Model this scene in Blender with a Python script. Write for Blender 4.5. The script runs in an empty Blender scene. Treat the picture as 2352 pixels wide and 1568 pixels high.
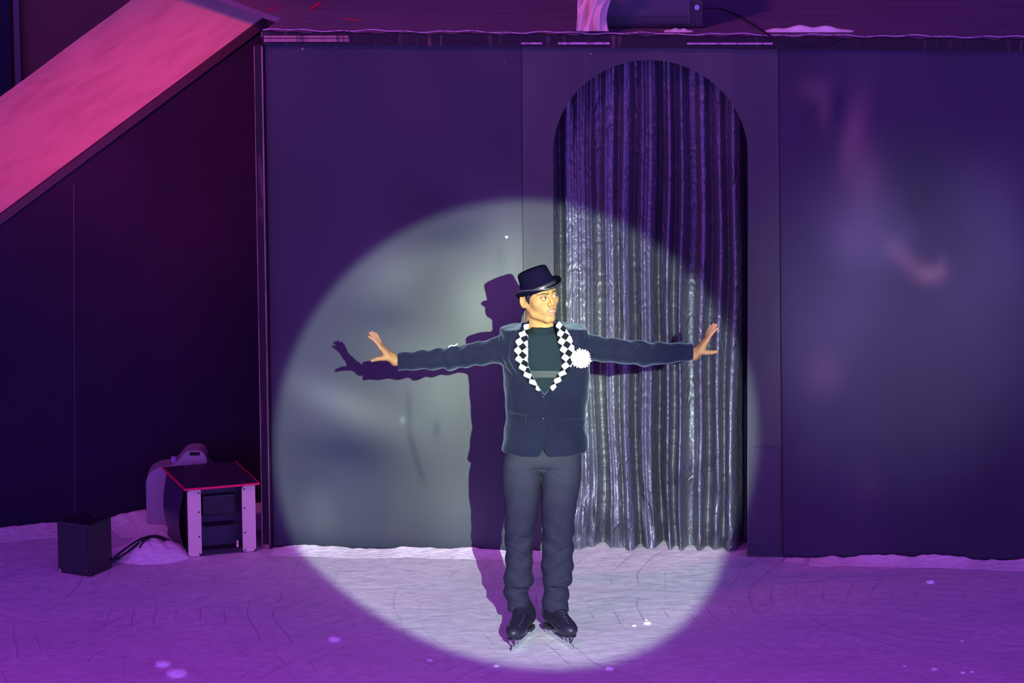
import bpy, bmesh, math, random
import numpy as np
from mathutils import Vector, Matrix, Euler
from mathutils.bvhtree import BVHTree
R = math.radians
S = bpy.context.scene
COL = S.collection
random.seed(7); np.random.seed(7)

# ------------------------------------------------------------------ camera
W, H, F = 2352, 1568, 12000.0
CAM = Vector((0.0, -26.6, 7.28)); PITCH = R(13.0); ROLL = R(-0.46)
cd = bpy.data.cameras.new('camera'); cam = bpy.data.objects.new('camera', cd); COL.objects.link(cam)
cam.location = CAM
CR = Matrix.Rotation(math.pi/2-PITCH, 3, 'X') @ Matrix.Rotation(ROLL, 3, 'Z')
cam.rotation_euler = CR.to_euler()
cd.sensor_width = 36.0; cd.lens = 36.0*F/W; cd.clip_end = 200; cd.clip_start = .5
S.camera = cam

def ray(px, py):
    d = CR @ Vector(((px-W/2)/F, -(py-H/2)/F, -1.0))
    return d.normalized()
def at_y(px, py, y):                       # measured point on an upright plane at depth y
    d = ray(px, py); return CAM + d*((y-CAM.y)/d.y)
def at_z(px, py, z=0.0):                   # measured point on a level plane
    d = ray(px, py); return CAM + d*((z-CAM.z)/d.z)

# ------------------------------------------------------------------ view + world
S.view_settings.view_transform = 'Standard'; S.view_settings.look = 'None'
S.view_settings.exposure = 0.0; S.view_settings.gamma = 1.0
S.view_settings.use_curve_mapping = False

w = bpy.data.worlds.new('arena'); S.world = w; w.use_nodes = True
nt = w.node_tree; nt.nodes.clear()
out = nt.nodes.new('ShaderNodeOutputWorld'); bg = nt.nodes.new('ShaderNodeBackground')
tc = nt.nodes.new('ShaderNodeTexCoord'); sp = nt.nodes.new('ShaderNodeSeparateXYZ')
nt.links.new(tc.outputs['Generated'], sp.inputs[0])
mr = nt.nodes.new('ShaderNodeMapRange'); mr.interpolation_type = 'SMOOTHSTEP'
mr.inputs['From Min'].default_value = 0.2; mr.inputs['From Max'].default_value = -0.9
nt.links.new(sp.outputs['Y'], mr.inputs['Value'])
mx = nt.nodes.new('ShaderNodeMix'); mx.data_type = 'RGBA'
mx.inputs[6].default_value = (0.055, 0.012, 0.19, 1)       # overhead / behind the set
mx.inputs[7].default_value = (1.10, 0.48, 3.9, 1)        # the violet washed arena behind the camera
mz = nt.nodes.new('ShaderNodeMapRange'); mz.interpolation_type = 'SMOOTHSTEP'
mz.inputs['From Min'].default_value = 0.5; mz.inputs['From Max'].default_value = 0.1
nt.links.new(sp.outputs['Z'], mz.inputs['Value'])
mm = nt.nodes.new('ShaderNodeMath'); mm.operation = 'MULTIPLY'
nt.links.new(mr.outputs[0], mm.inputs[0]); nt.links.new(mz.outputs[0], mm.inputs[1])
nt.links.new(mm.outputs[0], mx.inputs[0]); nt.links.new(mx.outputs[2], bg.inputs['Color'])
bg.inputs['Strength'].default_value = 1.0
nt.links.new(bg.outputs[0], out.inputs[0])

YP = -1.65                                 # depth of the skater
WA = R(-6.0)                               # the set wall comes a little nearer on the right
WX = Vector((math.cos(WA), math.sin(WA), 0)); WN = Vector((math.sin(WA), -math.cos(WA), 0))
def at_wall(px, py, off=0.0):              # (u, z) on the wall plane, off metres in front of it
    d = ray(px, py); t = (off - CAM.dot(WN))/d.dot(WN); p = CAM + d*t
    return p.dot(WX), p.z
def wall_xyz(u, off, z):
    return WX*u + WN*off + Vector((0, 0, z))

# follow spot: its direction follows from hand and hand shadow
T1 = at_y(843, 764, YP); u_, z_ = at_wall(763, 787); S1 = wall_xyz(u_, 0, z_)
T2 = at_y(1648, 752, YP); u_, z_ = at_wall(1572, 772, -.05); S2 = wall_xyz(u_, -.05, z_)
d1 = ((T1-S1).normalized() + (T2-S2).normalized()).normalized()
LDIST = 26.0
LPOS = (T1+T2)/2 + d1*LDIST
u_, z_ = at_wall(1187, 1010); AIM = wall_xyz(u_, 0, z_)

def lamp(name, kind, loc, target, energy, color, **kw):
    l = bpy.data.lights.new(name, kind); o = bpy.data.objects.new(name, l); COL.objects.link(o)
    o.location = loc; o.rotation_euler = (Vector(target)-Vector(loc)).to_track_quat('-Z', 'Y').to_euler()
    l.energy = energy; l.color = color
    for k, v in kw.items(): setattr(l, k, v)
    return o
RAD = 1.262
ang = 2*math.atan(RAD/(AIM-LPOS).length)
lamp('follow_spot', 'SPOT', LPOS, AIM, 46000, (0.72, 0.90, 0.70), spot_size=ang, spot_blend=.055, shadow_soft_size=.035)
# blue fringe of the same lens
lamp('follow_spot_fringe', 'SPOT', LPOS, AIM, 11000, (0.30, 0.32, 0.98), spot_size=ang*1.045, spot_blend=.16, shadow_soft_size=.035)
# hot centre of the beam, high and left of its middle
hot = at_y(1135, 850, -.2)
lamp('follow_spot_core', 'SPOT', LPOS, hot, 60000, (0.80, 1.0, 0.55), spot_size=ang*.70, spot_blend=1.0, shadow_soft_size=.035)
# magenta wash onto the ice from the rig
lamp('magenta_wash', 'AREA', (-1.0, -7.0, 8.0), (-.5, -4.6, 0), 62, (0.80, 0.03, 1.0), shape='RECTANGLE', size=8, size_y=2.5, spread=R(70))
lamp('haze_fill', 'SPOT', LPOS+Vector((1.5, 0, .5)), wall_xyz(at_wall(2070, 730)[0], 0, at_wall(2070, 730)[1]), 17000, (0.75, 0.85, 1.0), spot_size=R(4.3), spot_blend=1.0, shadow_soft_size=.2)  # added fill lamp, stands in for the haze glow over the right panel
# red wash on the slide
rp = at_y(225, 235, 1.2)
lamp('red_wash', 'SPOT', (-3.6, -9.0, 10.5), rp, 5400, (1.0, 0.02, 0.05), spot_size=R(11.0), spot_blend=.8, shadow_soft_size=.3)
lamp('red_deck_wash', 'SPOT', (-4.0, -7.0, 8.5), (0, 1.2, 2.6), 1500, (1.0, 0.16, 0.4), spot_size=R(42), spot_blend=1.0, shadow_soft_size=.4)

# ------------------------------------------------------------------ helpers
def tag(o, label=None, cat=None, group=None, kind=None):
    if label: o['label'] = label
    if cat: o['category'] = cat
    if group: o['group'] = group
    if kind: o['kind'] = kind
    return o
def empty(name, loc, rz=0, **kw):
    o = bpy.data.objects.new(name, None); COL.objects.link(o); o.location = loc; o.rotation_euler = (0, 0, rz)
    o.empty_display_size = .1
    return tag(o, **kw)
def link(name, me, mat, parent=None, smooth=False):
    o = bpy.data.objects.new(name, me); COL.objects.link(o)
    if mat: me.materials.append(mat)
    if smooth:
        me.polygons.foreach_set('use_smooth', [True]*len(me.polygons))
    if parent:
        bpy.context.view_layer.update()
        o.parent = parent; o.matrix_parent_inverse = world_of(parent).inverted()
    return o
def world_of(o):
    m = Matrix.LocRotScale(o.location, o.rotation_euler, o.scale)
    if o.parent: return world_of(o.parent) @ o.matrix_parent_inverse @ m
    return m
def pydata(name, v, f, mat, parent=None, smooth=False):
    me = bpy.data.meshes.new(name)
    me.from_pydata([tuple(p) for p in v], [], [tuple(int(i) for i in q) for q in f]); me.update()
    return link(name, me, mat, parent, smooth)
class MB:
    def __init__(s): s.bm = bmesh.new()
    def box(s, c, size, rot=None, bev=0.0, seg=2):
        b = bmesh.new(); bmesh.ops.create_cube(b, size=1)
        bmesh.ops.scale(b, vec=size, verts=b.verts)
        if bev: bmesh.ops.bevel(b, geom=b.edges[:], offset=bev, segments=seg, profile=.7, affect='EDGES')
        m = Matrix.Translation(c) @ (rot.to_4x4() if rot else Matrix.Identity(4))
        bmesh.ops.transform(b, matrix=m, verts=b.verts); s._add(b); return s
    def _add(s, b):
        me = bpy.data.meshes.new('t'); b.to_mesh(me); b.free(); s.bm.from_mesh(me); bpy.data.meshes.remove(me)
    def tube(s, pts, r, n=8, cap=True):
        pts = [Vector(p) for p in pts]; rr = r if isinstance(r, (list, tuple)) else [r]*len(pts)
        rings = []
        up = Vector((0, 0, 1))
        for i, p in enumerate(pts):
            t = (pts[min(i+1, len(pts)-1)]-pts[max(i-1, 0)]).normalized()
            a = t.cross(up)
            if a.length < 1e-3: a = t.cross(Vector((1, 0, 0)))
            a.normalize(); b = t.cross(a)
            rings.append([s.bm.verts.new(p+(a*math.cos(k*2*math.pi/n)+b*math.sin(k*2*math.pi/n))*rr[i]) for k in range(n)])
        for i in range(len(rings)-1):
            for k in range(n): s.bm.faces.new((rings[i][k], rings[i][(k+1) % n], rings[i+1][(k+1) % n], rings[i+1][k]))
        if cap: s.bm.faces.new(rings[0][::-1]); s.bm.faces.new(rings[-1])
        return s
    def prism(s, poly, vec):               # poly: 3D points, extruded by vec
        vs = [s.bm.verts.new(p) for p in poly]; f = s.bm.faces.new(vs)
        vec = Vector(vec); v2 = [s.bm.verts.new(Vector(p)+vec) for p in poly]
        n = len(poly)
        for i in range(n): s.bm.faces.new((vs[i], vs[(i+1) % n], v2[(i+1) % n], v2[i]))
        s.bm.faces.new(v2[::-1]); return s
    def ball(s, c, size, sub=2, seed=None, amp=0):
        b = bmesh.new(); bmesh.ops.create_icosphere(b, subdivisions=sub, radius=1)
        rnd = random.Random(seed)
        for v in b.verts:
            k = 1+(rnd.uniform(-amp, amp) if amp else 0)
            v.co = Vector((v.co.x*size[0]*k, v.co.y*size[1]*k, v.co.z*size[2]*k))+Vector(c)
        s._add(b); return s
    def build(s, name, mat, parent=None, smooth=False, bevel=0):
        if bevel:
            bmesh.ops.bevel(s.bm, geom=[e for e in s.bm.edges if e.is_manifold and e.calc_face_angle(0) > .6], offset=bevel, segments=2, affect='EDGES')
        bmesh.ops.recalc_face_normals(s.bm, faces=s.bm.faces[:])
        me = bpy.data.meshes.new(name); s.bm.to_mesh(me); s.bm.free()
        return link(name, me, mat, parent, smooth)
def catmull(pts, n=8):
    pts = [Vector(p) for p in pts]; q = [pts[0]]+pts+[pts[-1]]; o = []
    for i in range(1, len(q)-2):
        for k in range(n):
            t = k/n; a, b, c, d = q[i-1], q[i], q[i+1], q[i+2]
            o.append(.5*((2*b)+(c-a)*t+(2*a-5*b+4*c-d)*t*t+(3*b-a-3*c+d)*t**3))
    o.append(pts[-1]); return o

# ------------------------------------------------------------------ materials
def mat(name, base, rough=.6, metal=0, sheen=0, sheen_tint=(1, 1, 1), sheen_rough=.4, coat=0, spec=.5, bump=None, var=None, alpha=None, trans=0, sss=0):
    m = bpy.data.materials.new(name); m.use_nodes = True; n = m.node_tree.nodes; L = m.node_tree.links
    b = n['Principled BSDF']
    b.inputs['Base Color'].default_value = (*base, 1); b.inputs['Roughness'].default_value = rough
    b.inputs['Metallic'].default_value = metal; b.inputs['Specular IOR Level'].default_value = spec
    b.inputs['Sheen Weight'].default_value = sheen; b.inputs['Sheen Tint'].default_value = (*sheen_tint, 1); b.inputs['Sheen Roughness'].default_value = sheen_rough
    b.inputs['Coat Weight'].default_value = coat
    if trans: b.inputs['Transmission Weight'].default_value = trans
    if sss: b.inputs['Subsurface Weight'].default_value = sss; b.inputs['Subsurface Radius'].default_value = (.01, .004, .002)
    if alpha is not None: b.inputs['Alpha'].default_value = alpha
    t = n.new('ShaderNodeTexCoord')
    if var:                                # (scale, colour2, lo, hi, stretch)
        sc, c2, lo, hi, st = var
        mp = n.new('ShaderNodeMapping'); mp.inputs['Scale'].default_value = st; L.new(t.outputs['Object'], mp.inputs[0])
        z = n.new('ShaderNodeTexNoise'); z.inputs['Scale'].default_value = sc; z.inputs['Detail'].default_value = 6; z.inputs['Distortion'].default_value = .6
        L.new(mp.outputs[0], z.inputs[0])
        r = n.new('ShaderNodeValToRGB'); r.color_ramp.elements[0].position = lo; r.color_ramp.elements[1].position = hi
        r.color_ramp.elements[0].color = (*base, 1); r.color_ramp.elements[1].color = (*c2, 1)
        L.new(z.outputs[0], r.inputs[0]); L.new(r.outputs[0], b.inputs['Base Color'])
    if bump:                               # list of (scale, strength, distance, stretch)
        prev = None
        for sc, stg, dist, st in bump:
            mp = n.new('ShaderNodeMapping'); mp.inputs['Scale'].default_value = st; L.new(t.outputs['Object'], mp.inputs[0])
            z = n.new('ShaderNodeTexNoise'); z.inputs['Scale'].default_value = sc; z.inputs['Detail'].default_value = 4
            L.new(mp.outputs[0], z.inputs[0])
            bp = n.new('ShaderNodeBump'); bp.inputs['Strength'].default_value = stg; bp.inputs['Distance'].default_value = dist
            L.new(z.outputs[0], bp.inputs['Height'])
            if prev: L.new(prev.outputs[0], bp.inputs['Normal'])
            prev = bp
        L.new(prev.outputs[0], b.inputs['Normal'])
    return m
ONE = (1, 1, 1)
M_panel = mat('black_painted_board', (.028, .034, .042), rough=.62, spec=.3, var=(1.1, (.105, .112, .10), .36, .66, (1, 1, .8)),
              bump=[(6, .25, .01, (1, 1, .25)), (160, .15, .001, (1, 1, .1))])
M_panel_r = mat('black_painted_board_hazy', (.030, .030, .045), rough=.5, spec=.4, var=(.8, (.085, .07, .085), .45, .72, (1, 1, .7)), bump=[(5, .2, .01, ONE)])
M_arch = mat('scuffed_black_board', (.045, .052, .052), rough=.6, spec=.35, var=(2.2, (.075, .08, .075), .4, .7, (2, 1, .25)), bump=[(60, .3, .002, (3, 1, .1))])
M_dark = mat('matt_black_board', (.014, .010, .028), rough=.85, spec=.2, var=(2, (.024, .013, .038), .3, .7, ONE))
M_maroon = mat("dark_maroon_wall", (.13, .035, .04), rough=.8)
M_wood = mat('worn_black_timber', (.014, .012, .016), rough=.6, spec=.25, var=(9, (.10, .06, .06), .60, .70, (3, 3, .25)), bump=[(30, .4, .003, ONE)])
M_edge = mat('bare_timber_edge', (.36, .19, .19), rough=.7, var=(14, (.08, .05, .06), .45, .7, (3, 3, .3)))
M_deck = mat('black_deck_cloth', (.14, .10, .16), rough=.75, var=(3, (.19, .14, .2), .3, .8, (.5, 2, 1)), bump=[(4, .5, .03, (.5, 2, 1))])
M_redlight = mat('painted_red_light', (.75, .01, .05), rough=.5)
M_slide = mat('snowy_slide_cover', (.60, .44, .36), rough=.9, spec=.1, var=(4, (.46, .32, .27), .45, .8, (.8, 1.2, 1)), bump=[(6, .25, .02, (.8, 1.2, 1)), (60, .25, .003, ONE)])
M_snow = mat('scraped_snow', (.93, .92, .86), rough=.9, var=(20, (.80, .79, .74), .4, .7, ONE), bump=[(45, .6, .012, ONE)])
M_black = mat('black_plastic', (.015, .013, .02), rough=.45, bump=[(120, .2, .001, ONE)])
M_fogtop = mat('smoked_acrylic', (.05, .03, .06), rough=.35)
M_redacr = mat('red_acrylic_edge', (.9, .01, .10), rough=.3)
M_white_plate = mat('white_coated_plate', (.80, .72, .50), rough=.5)
M_grille = mat('dark_grey_metal', (.045, .045, .06), rough=.5)
M_jug = mat('cloudy_white_plastic', (.30, .24, .30), rough=.45)
M_gauze = mat('white_gauze', (.80, .60, .50), rough=.8, bump=[(30, .5, .006, ONE)])
M_cable = mat('black_cable_rubber', (.012, .01, .015), rough=.5)
M_skin = None
M_velvet = mat('black_velvet', (.005, .006, .018), rough=.9, spec=.12, var=(5, (.009, .011, .028), .35, .75, (1, 1, .7)), sheen=.30, sheen_tint=(.50, .62, .85), sheen_rough=.45, bump=[(8, .55, .016, (1, 1, .6)), (60, .1, .0015, ONE)])
M_shirt = mat('dark_teal_jersey', (.010, .018, .024), rough=.9, spec=.08, bump=[(14, .3, .008, ONE)])
M_band = mat('grey_elastic_band', (.022, .034, .030), rough=.7, bump=[(200, .2, .001, ONE)])
M_trouser = mat('charcoal_twill', (.020, .021, .036), rough=.8, spec=.25, bump=[(8, .35, .012, (1, 1, .7)), (400, .15, .001, ONE)])
M_hat = mat('black_felt', (.004, .0025, .014), rough=.95, spec=.04, sheen=.0)
M_ribbon = mat('black_satin_ribbon', (.03, .03, .04), rough=.35, spec=.6)
M_hair = mat('black_hair', (.006, .006, .010), rough=.5, bump=[(120, .8, .003, (1, 1, .15))])
M_brow = mat('dark_brown_hair', (.07, .04, .025), rough=.8)
M_white = mat('white_of_eye', (.75, .74, .70), rough=.3)
M_iris = mat('dark_brown_iris', (.012, .007, .005), rough=.15)
M_teeth = mat('teeth', (.80, .78, .72), rough=.3)
M_boot = mat('black_boot_leather', (.016, .014, .026), rough=.45, bump=[(40, .25, .003, ONE)])
M_steel = mat('polished_steel', (.75, .75, .78), rough=.18, metal=1)
M_flower = mat('white_petal', (.86, .86, .82), rough=.6)

def mat_check():
    m = bpy.data.materials.new('black_white_check_cloth'); m.use_nodes = True; n = m.node_tree.nodes; L = m.node_tree.links
    b = n['Principled BSDF']; b.inputs['Roughness'].default_value = .9; b.inputs['Specular IOR Level'].default_value = .1
    uv = n.new('ShaderNodeUVMap'); uv.uv_map = 'UVMap'
    c = n.new('ShaderNodeTexChecker'); c.inputs['Scale'].default_value = 1
    c.inputs[1].default_value = (.84, .84, .82, 1); c.inputs[2].default_value = (.004, .006, .010, 1)
    L.new(uv.outputs[0], c.inputs[0]); L.new(c.outputs[0], b.inputs['Base Color'])
    return m
M_check = mat_check()

def mat_ice():
    m = bpy.data.materials.new('scuffed_rink_ice'); m.use_nodes = True; n = m.node_tree.nodes; L = m.node_tree.links
    b = n['Principled BSDF']; b.inputs['Roughness'].default_value = .55; b.inputs['Specular IOR Level'].default_value = .35
    t = n.new('ShaderNodeTexCoord')
    def noise(sc, st, det=5, dis=0.0):
        mp = n.new('ShaderNodeMapping'); mp.inputs['Scale'].default_value = st; L.new(t.outputs['Object'], mp.inputs[0])
        z = n.new('ShaderNodeTexNoise'); z.inputs['Scale'].default_value = sc; z.inputs['Detail'].default_value = det; z.inputs['Distortion'].default_value = dis
        L.new(mp.outputs[0], z.inputs[0]); return z.outputs[0]
    def mrange(x, a, c, lo=0., hi=1.):
        r = n.new('ShaderNodeMapRange'); L.new(x, r.inputs[0]); r.inputs[1].default_value = a; r.inputs[2].default_value = c
        r.inputs[3].default_value = lo; r.inputs[4].default_value = hi; return r.outputs[0]
    def math_(op, a, c):
        r = n.new('ShaderNodeMath'); r.operation = op
        for i, x in enumerate((a, c)):
            if isinstance(x, float): r.inputs[i].default_value = x
            else: L.new(x, r.inputs[i])
        return r.outputs[0]
    def mix(fac, a, c):
        r = n.new('ShaderNodeMix'); r.data_type = 'RGBA'; L.new(fac, r.inputs[0])
        if isinstance(a, tuple): r.inputs[6].default_value = (*a, 1)
        else: L.new(a, r.inputs[6])
        r.inputs[7].default_value = (*c, 1); return r.outputs[2]
    base = mix(mrange(noise(2.2, (.7, 1, 1)), .35, .7), (.72, .71, .71), (.86, .85, .82))
    fine = mrange(noise(16, (1, 1, 1), 8, .8), .38, .68)
    base = mix(math_('MULTIPLY', fine, .55), base, (.56, .54, .60))
    streak = mrange(noise(8, (.8, 2.0, 1), 8, .9), .62, .74)       # thin white scrapes
    base = mix(math_('MULTIPLY', streak, .6), base, (.90, .88, .88))
    # skate cuts: thin arcs of several sweeping radii
    cuts = None
    for cx, cy, sc, thr, msk in ((-1.6, 3.3, 3.0, .975, 2.6), (-2.6, .9, 2.6, .98, 2.1)):
        mp = n.new('ShaderNodeMapping'); mp.inputs['Location'].default_value = (cx, cy, 0); L.new(t.outputs['Object'], mp.inputs[0])
        wv = n.new('ShaderNodeTexWave'); wv.wave_type = 'RINGS'; wv.rings_direction = 'Z'; wv.inputs['Scale'].default_value = sc
        wv.inputs['Distortion'].default_value = 5; wv.inputs['Detail'].default_value = 1.0; wv.inputs['Detail Scale'].default_value = .5
        L.new(mp.outputs[0], wv.inputs[0])
        line = math_('MULTIPLY', mrange(wv.outputs[1], thr, 1.0), mrange(noise(msk, (1, 1, 1), 2), .50, .62))
        cuts = line if cuts is None else math_('MAXIMUM', cuts, line)
    base = mix(math_('MULTIPLY', cuts, .5), base, (.22, .20, .27))
    L.new(base, b.inputs['Base Color'])
    h = math_('ADD', math_('MULTIPLY', noise(9, (.8, 1.2, 1), 7, .4), 1.0), math_('MULTIPLY', streak, .25))
    h = math_('SUBTRACT', h, math_('MULTIPLY', cuts, .08))
    bp = n.new('ShaderNodeBump'); bp.inputs['Strength'].default_value = .35; bp.inputs['Distance'].default_value = .018
    L.new(h, bp.inputs['Height']); L.new(bp.outputs[0], b.inputs['Normal'])
    return m
M_ice = mat_ice()

def mat_curtain():
    m = mat('black_crinkled_satin', (.052, .054, .074), rough=.44, spec=1.0, coat=.7)
    m.node_tree.nodes['Principled BSDF'].inputs['Coat Roughness'].default_value = .42
    n = m.node_tree.nodes; L = m.node_tree.links; b = n['Principled BSDF']
    t = n.new('ShaderNodeTexCoord'); prev = None
    for sc, st, dist, amp in ((9, (1.4, 1, .7), 2.2, .022), (24, (1.2, 1, .8), 1.4, .008)):
        mp = n.new('ShaderNodeMapping'); mp.inputs['Scale'].default_value = st; mp.inputs['Rotation'].default_value = (0, .35, 0)
        L.new(t.outputs['Object'], mp.inputs[0])
        z = n.new('ShaderNodeTexNoise'); z.noise_type = 'RIDGED_MULTIFRACTAL'; z.inputs['Scale'].default_value = sc; z.inputs['Detail'].default_value = 3; z.inputs['Distortion'].default_value = dist
        L.new(mp.outputs[0], z.inputs[0])
        bp = n.new('ShaderNodeBump'); bp.inputs['Strength'].default_value = .75; bp.inputs['Distance'].default_value = amp
        L.new(z.outputs[0], bp.inputs['Height'])
        if prev: L.new(prev.outputs[0], bp.inputs['Normal'])
        prev = bp
    L.new(prev.outputs[0], b.inputs['Normal'])
    return m
M_curtain = mat_curtain()

def mat_skin():
    m = mat('tan_skin', (.48, .27, .15), rough=.6, spec=.22, sss=.0, bump=[(90, .12, .001, ONE)])
    n = m.node_tree.nodes; L = m.node_tree.links
    a = n.new('ShaderNodeAttribute'); a.attribute_name = 'tone'; L.new(a.outputs[0], n['Principled BSDF'].inputs['Base Color'])
    return m
M_skin = mat_skin()

# ------------------------------------------------------------------ setting
def grid_obj(name, fn, nu, nv, mat_, parent=None, smooth=True, uv=None):
    v = [fn(i/(nu-1), j/(nv-1)) for j in range(nv) for i in range(nu)]
    f = [(j*nu+i, j*nu+i+1, (j+1)*nu+i+1, (j+1)*nu+i) for j in range(nv-1) for i in range(nu-1)]
    return pydata(name, v, f, mat_, parent, smooth)
me_floor = pydata('floor', [(-9, -30, 0), (9, -30, 0), (9, 5, 0), (-9, 5, 0)], [(0, 1, 2, 3)], M_ice)
tag(me_floor, kind='structure')

PT = .06                                   # board thickness of the set panels
def upoly(pts, off): return [wall_xyz(u, off, z) for u, z in pts]
def wp(px, py, off=0): return at_wall(px, py, off)
DECK_Z = at_wall(1190, 100)[1]
def panel(name, pts, m, label, cat='panel'):
    b = MB(); b.prism(upoly(pts, 0), -WN*PT); o = b.build(name, m)
    bm = bmesh.new(); bm.from_mesh(o.data); bmesh.ops.triangulate(bm, faces=[f for f in bm.faces if len(f.verts) > 4]); bm.to_mesh(o.data); bm.free()
    return tag(o, label, cat)
def base_u(px): return at_wall(px, 1275)[0]
p1 = [(at_wall(626, 1265)[0], 0), (at_wall(1205.5, 1268)[0], 0), wp(1197.5, 101), wp(606, 97)]
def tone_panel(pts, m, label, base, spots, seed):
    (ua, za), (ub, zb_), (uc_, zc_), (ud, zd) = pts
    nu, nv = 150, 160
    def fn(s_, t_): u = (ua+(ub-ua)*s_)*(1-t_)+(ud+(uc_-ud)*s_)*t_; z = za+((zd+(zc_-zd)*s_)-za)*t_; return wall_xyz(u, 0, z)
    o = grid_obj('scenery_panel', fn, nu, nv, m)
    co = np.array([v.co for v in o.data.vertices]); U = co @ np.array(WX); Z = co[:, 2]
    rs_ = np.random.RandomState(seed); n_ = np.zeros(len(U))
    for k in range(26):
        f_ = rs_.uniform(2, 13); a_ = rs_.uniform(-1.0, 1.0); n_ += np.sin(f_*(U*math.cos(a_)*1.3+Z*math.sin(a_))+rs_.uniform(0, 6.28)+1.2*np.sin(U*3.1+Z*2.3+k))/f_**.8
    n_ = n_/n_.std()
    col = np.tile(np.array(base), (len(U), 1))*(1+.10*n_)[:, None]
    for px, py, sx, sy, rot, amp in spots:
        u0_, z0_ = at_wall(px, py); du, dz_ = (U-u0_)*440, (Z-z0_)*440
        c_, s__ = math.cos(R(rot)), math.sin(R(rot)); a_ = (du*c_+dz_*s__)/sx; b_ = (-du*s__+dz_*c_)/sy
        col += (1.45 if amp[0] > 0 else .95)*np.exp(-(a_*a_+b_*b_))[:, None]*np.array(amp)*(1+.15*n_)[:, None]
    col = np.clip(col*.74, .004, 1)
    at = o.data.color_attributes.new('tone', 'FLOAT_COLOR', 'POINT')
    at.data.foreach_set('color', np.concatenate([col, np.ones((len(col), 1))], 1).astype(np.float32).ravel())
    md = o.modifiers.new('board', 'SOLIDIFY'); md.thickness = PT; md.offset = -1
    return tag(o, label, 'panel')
def tone_mat(name, rough, bump):
    m = mat(name, (.1, .1, .1), rough=rough, spec=.3, bump=bump); n = m.node_tree.nodes
    a = n.new('ShaderNodeAttribute'); a.attribute_name = 'tone'; m.node_tree.links.new(a.outputs[0], n['Principled BSDF'].inputs['Base Color'])
    return m
M_panel_t = tone_mat('black_board_painted_haze', .65, [(150, .12, .001, (1, 1, .15))])
G_ = (.048, .055, .040); D_ = (-.030, -.030, -.022)  # pale mottles are beam-lit haze painted into the board colour, plus dark smudges
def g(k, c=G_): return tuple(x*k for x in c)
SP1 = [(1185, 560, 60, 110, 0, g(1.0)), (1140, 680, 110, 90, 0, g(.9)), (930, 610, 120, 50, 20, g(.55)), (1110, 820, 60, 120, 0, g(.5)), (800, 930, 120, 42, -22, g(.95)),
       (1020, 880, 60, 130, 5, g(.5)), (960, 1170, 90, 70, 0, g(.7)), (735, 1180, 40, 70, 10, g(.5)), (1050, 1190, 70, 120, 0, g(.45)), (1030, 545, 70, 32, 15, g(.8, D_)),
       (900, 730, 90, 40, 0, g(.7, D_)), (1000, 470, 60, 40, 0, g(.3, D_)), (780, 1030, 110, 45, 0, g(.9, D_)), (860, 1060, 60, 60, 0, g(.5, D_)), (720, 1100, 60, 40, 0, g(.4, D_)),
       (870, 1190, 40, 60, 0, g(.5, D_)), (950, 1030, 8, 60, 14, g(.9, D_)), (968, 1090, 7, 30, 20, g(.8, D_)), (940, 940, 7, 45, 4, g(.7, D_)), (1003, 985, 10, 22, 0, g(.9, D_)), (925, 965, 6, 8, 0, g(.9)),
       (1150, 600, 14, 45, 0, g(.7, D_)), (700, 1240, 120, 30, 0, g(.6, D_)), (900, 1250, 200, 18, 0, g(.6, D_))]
P_ = (.10, .055, .042); Q_ = (.045, .042, .050)  # glow and smear of lit haze, painted into the right board's colour
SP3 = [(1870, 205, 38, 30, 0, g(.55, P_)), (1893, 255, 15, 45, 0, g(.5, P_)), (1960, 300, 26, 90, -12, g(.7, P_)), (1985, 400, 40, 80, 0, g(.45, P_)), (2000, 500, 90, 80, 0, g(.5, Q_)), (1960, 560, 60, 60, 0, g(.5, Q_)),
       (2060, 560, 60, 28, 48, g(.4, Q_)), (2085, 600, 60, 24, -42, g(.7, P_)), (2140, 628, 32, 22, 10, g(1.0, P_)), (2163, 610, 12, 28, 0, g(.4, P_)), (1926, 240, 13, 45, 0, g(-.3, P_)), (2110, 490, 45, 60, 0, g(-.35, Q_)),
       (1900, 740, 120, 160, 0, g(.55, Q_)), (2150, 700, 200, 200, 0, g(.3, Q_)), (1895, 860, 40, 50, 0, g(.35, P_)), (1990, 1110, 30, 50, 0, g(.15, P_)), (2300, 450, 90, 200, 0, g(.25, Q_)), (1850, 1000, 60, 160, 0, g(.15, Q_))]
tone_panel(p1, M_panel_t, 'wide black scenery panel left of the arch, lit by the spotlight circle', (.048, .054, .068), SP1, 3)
# arch panel
uL, uR = at_wall(1273, 800)[0], at_wall(1717, 800)[0]
uc = (uL+uR)/2; ra = (uR-uL)/2; ztop = wp(1490, 138)[1]; hs = ra*.98
arch = [(uc+ra*math.cos(a), ztop-hs+hs*math.sin(a)) for a in np.linspace(math.pi, 0, 49)]
p2 = [(at_wall(1206.5, 1268)[0], 0), (uL, 0)] + arch + [(uR, 0), (at_wall(1796.5, 1290)[0], 0), wp(1787, 108), wp(1198.5, 101)]
ap = panel('scenery_panel', p2, M_arch, 'black scenery panel with a tall round-topped curtained opening', 'panel')
p3 = [(at_wall(1798, 1290)[0], 0), (at_wall(2440, 1300)[0], 0), wp(2440, 108), wp(1788.2, 108)]
tone_panel(p3, tone_mat('black_board_painted_glow', .6, [(150, .1, .001, (1, 1, .15))]), 'wide black scenery panel right of the arch, at the photo\'s right edge', (.042, .040, .066), SP3, 9)
# backing behind the joints and the opening
b = MB(); b.prism(upoly([(at_wall(640, 1270)[0], 0), (at_wall(2440, 1300)[0], 0), (at_wall(2440, 112)[0], DECK_Z-.08), (at_wall(620, 110)[0], DECK_Z-.08)], -.42), -WN*.03)
tag(b.build('wall_back', M_dark), kind='structure')
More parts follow.
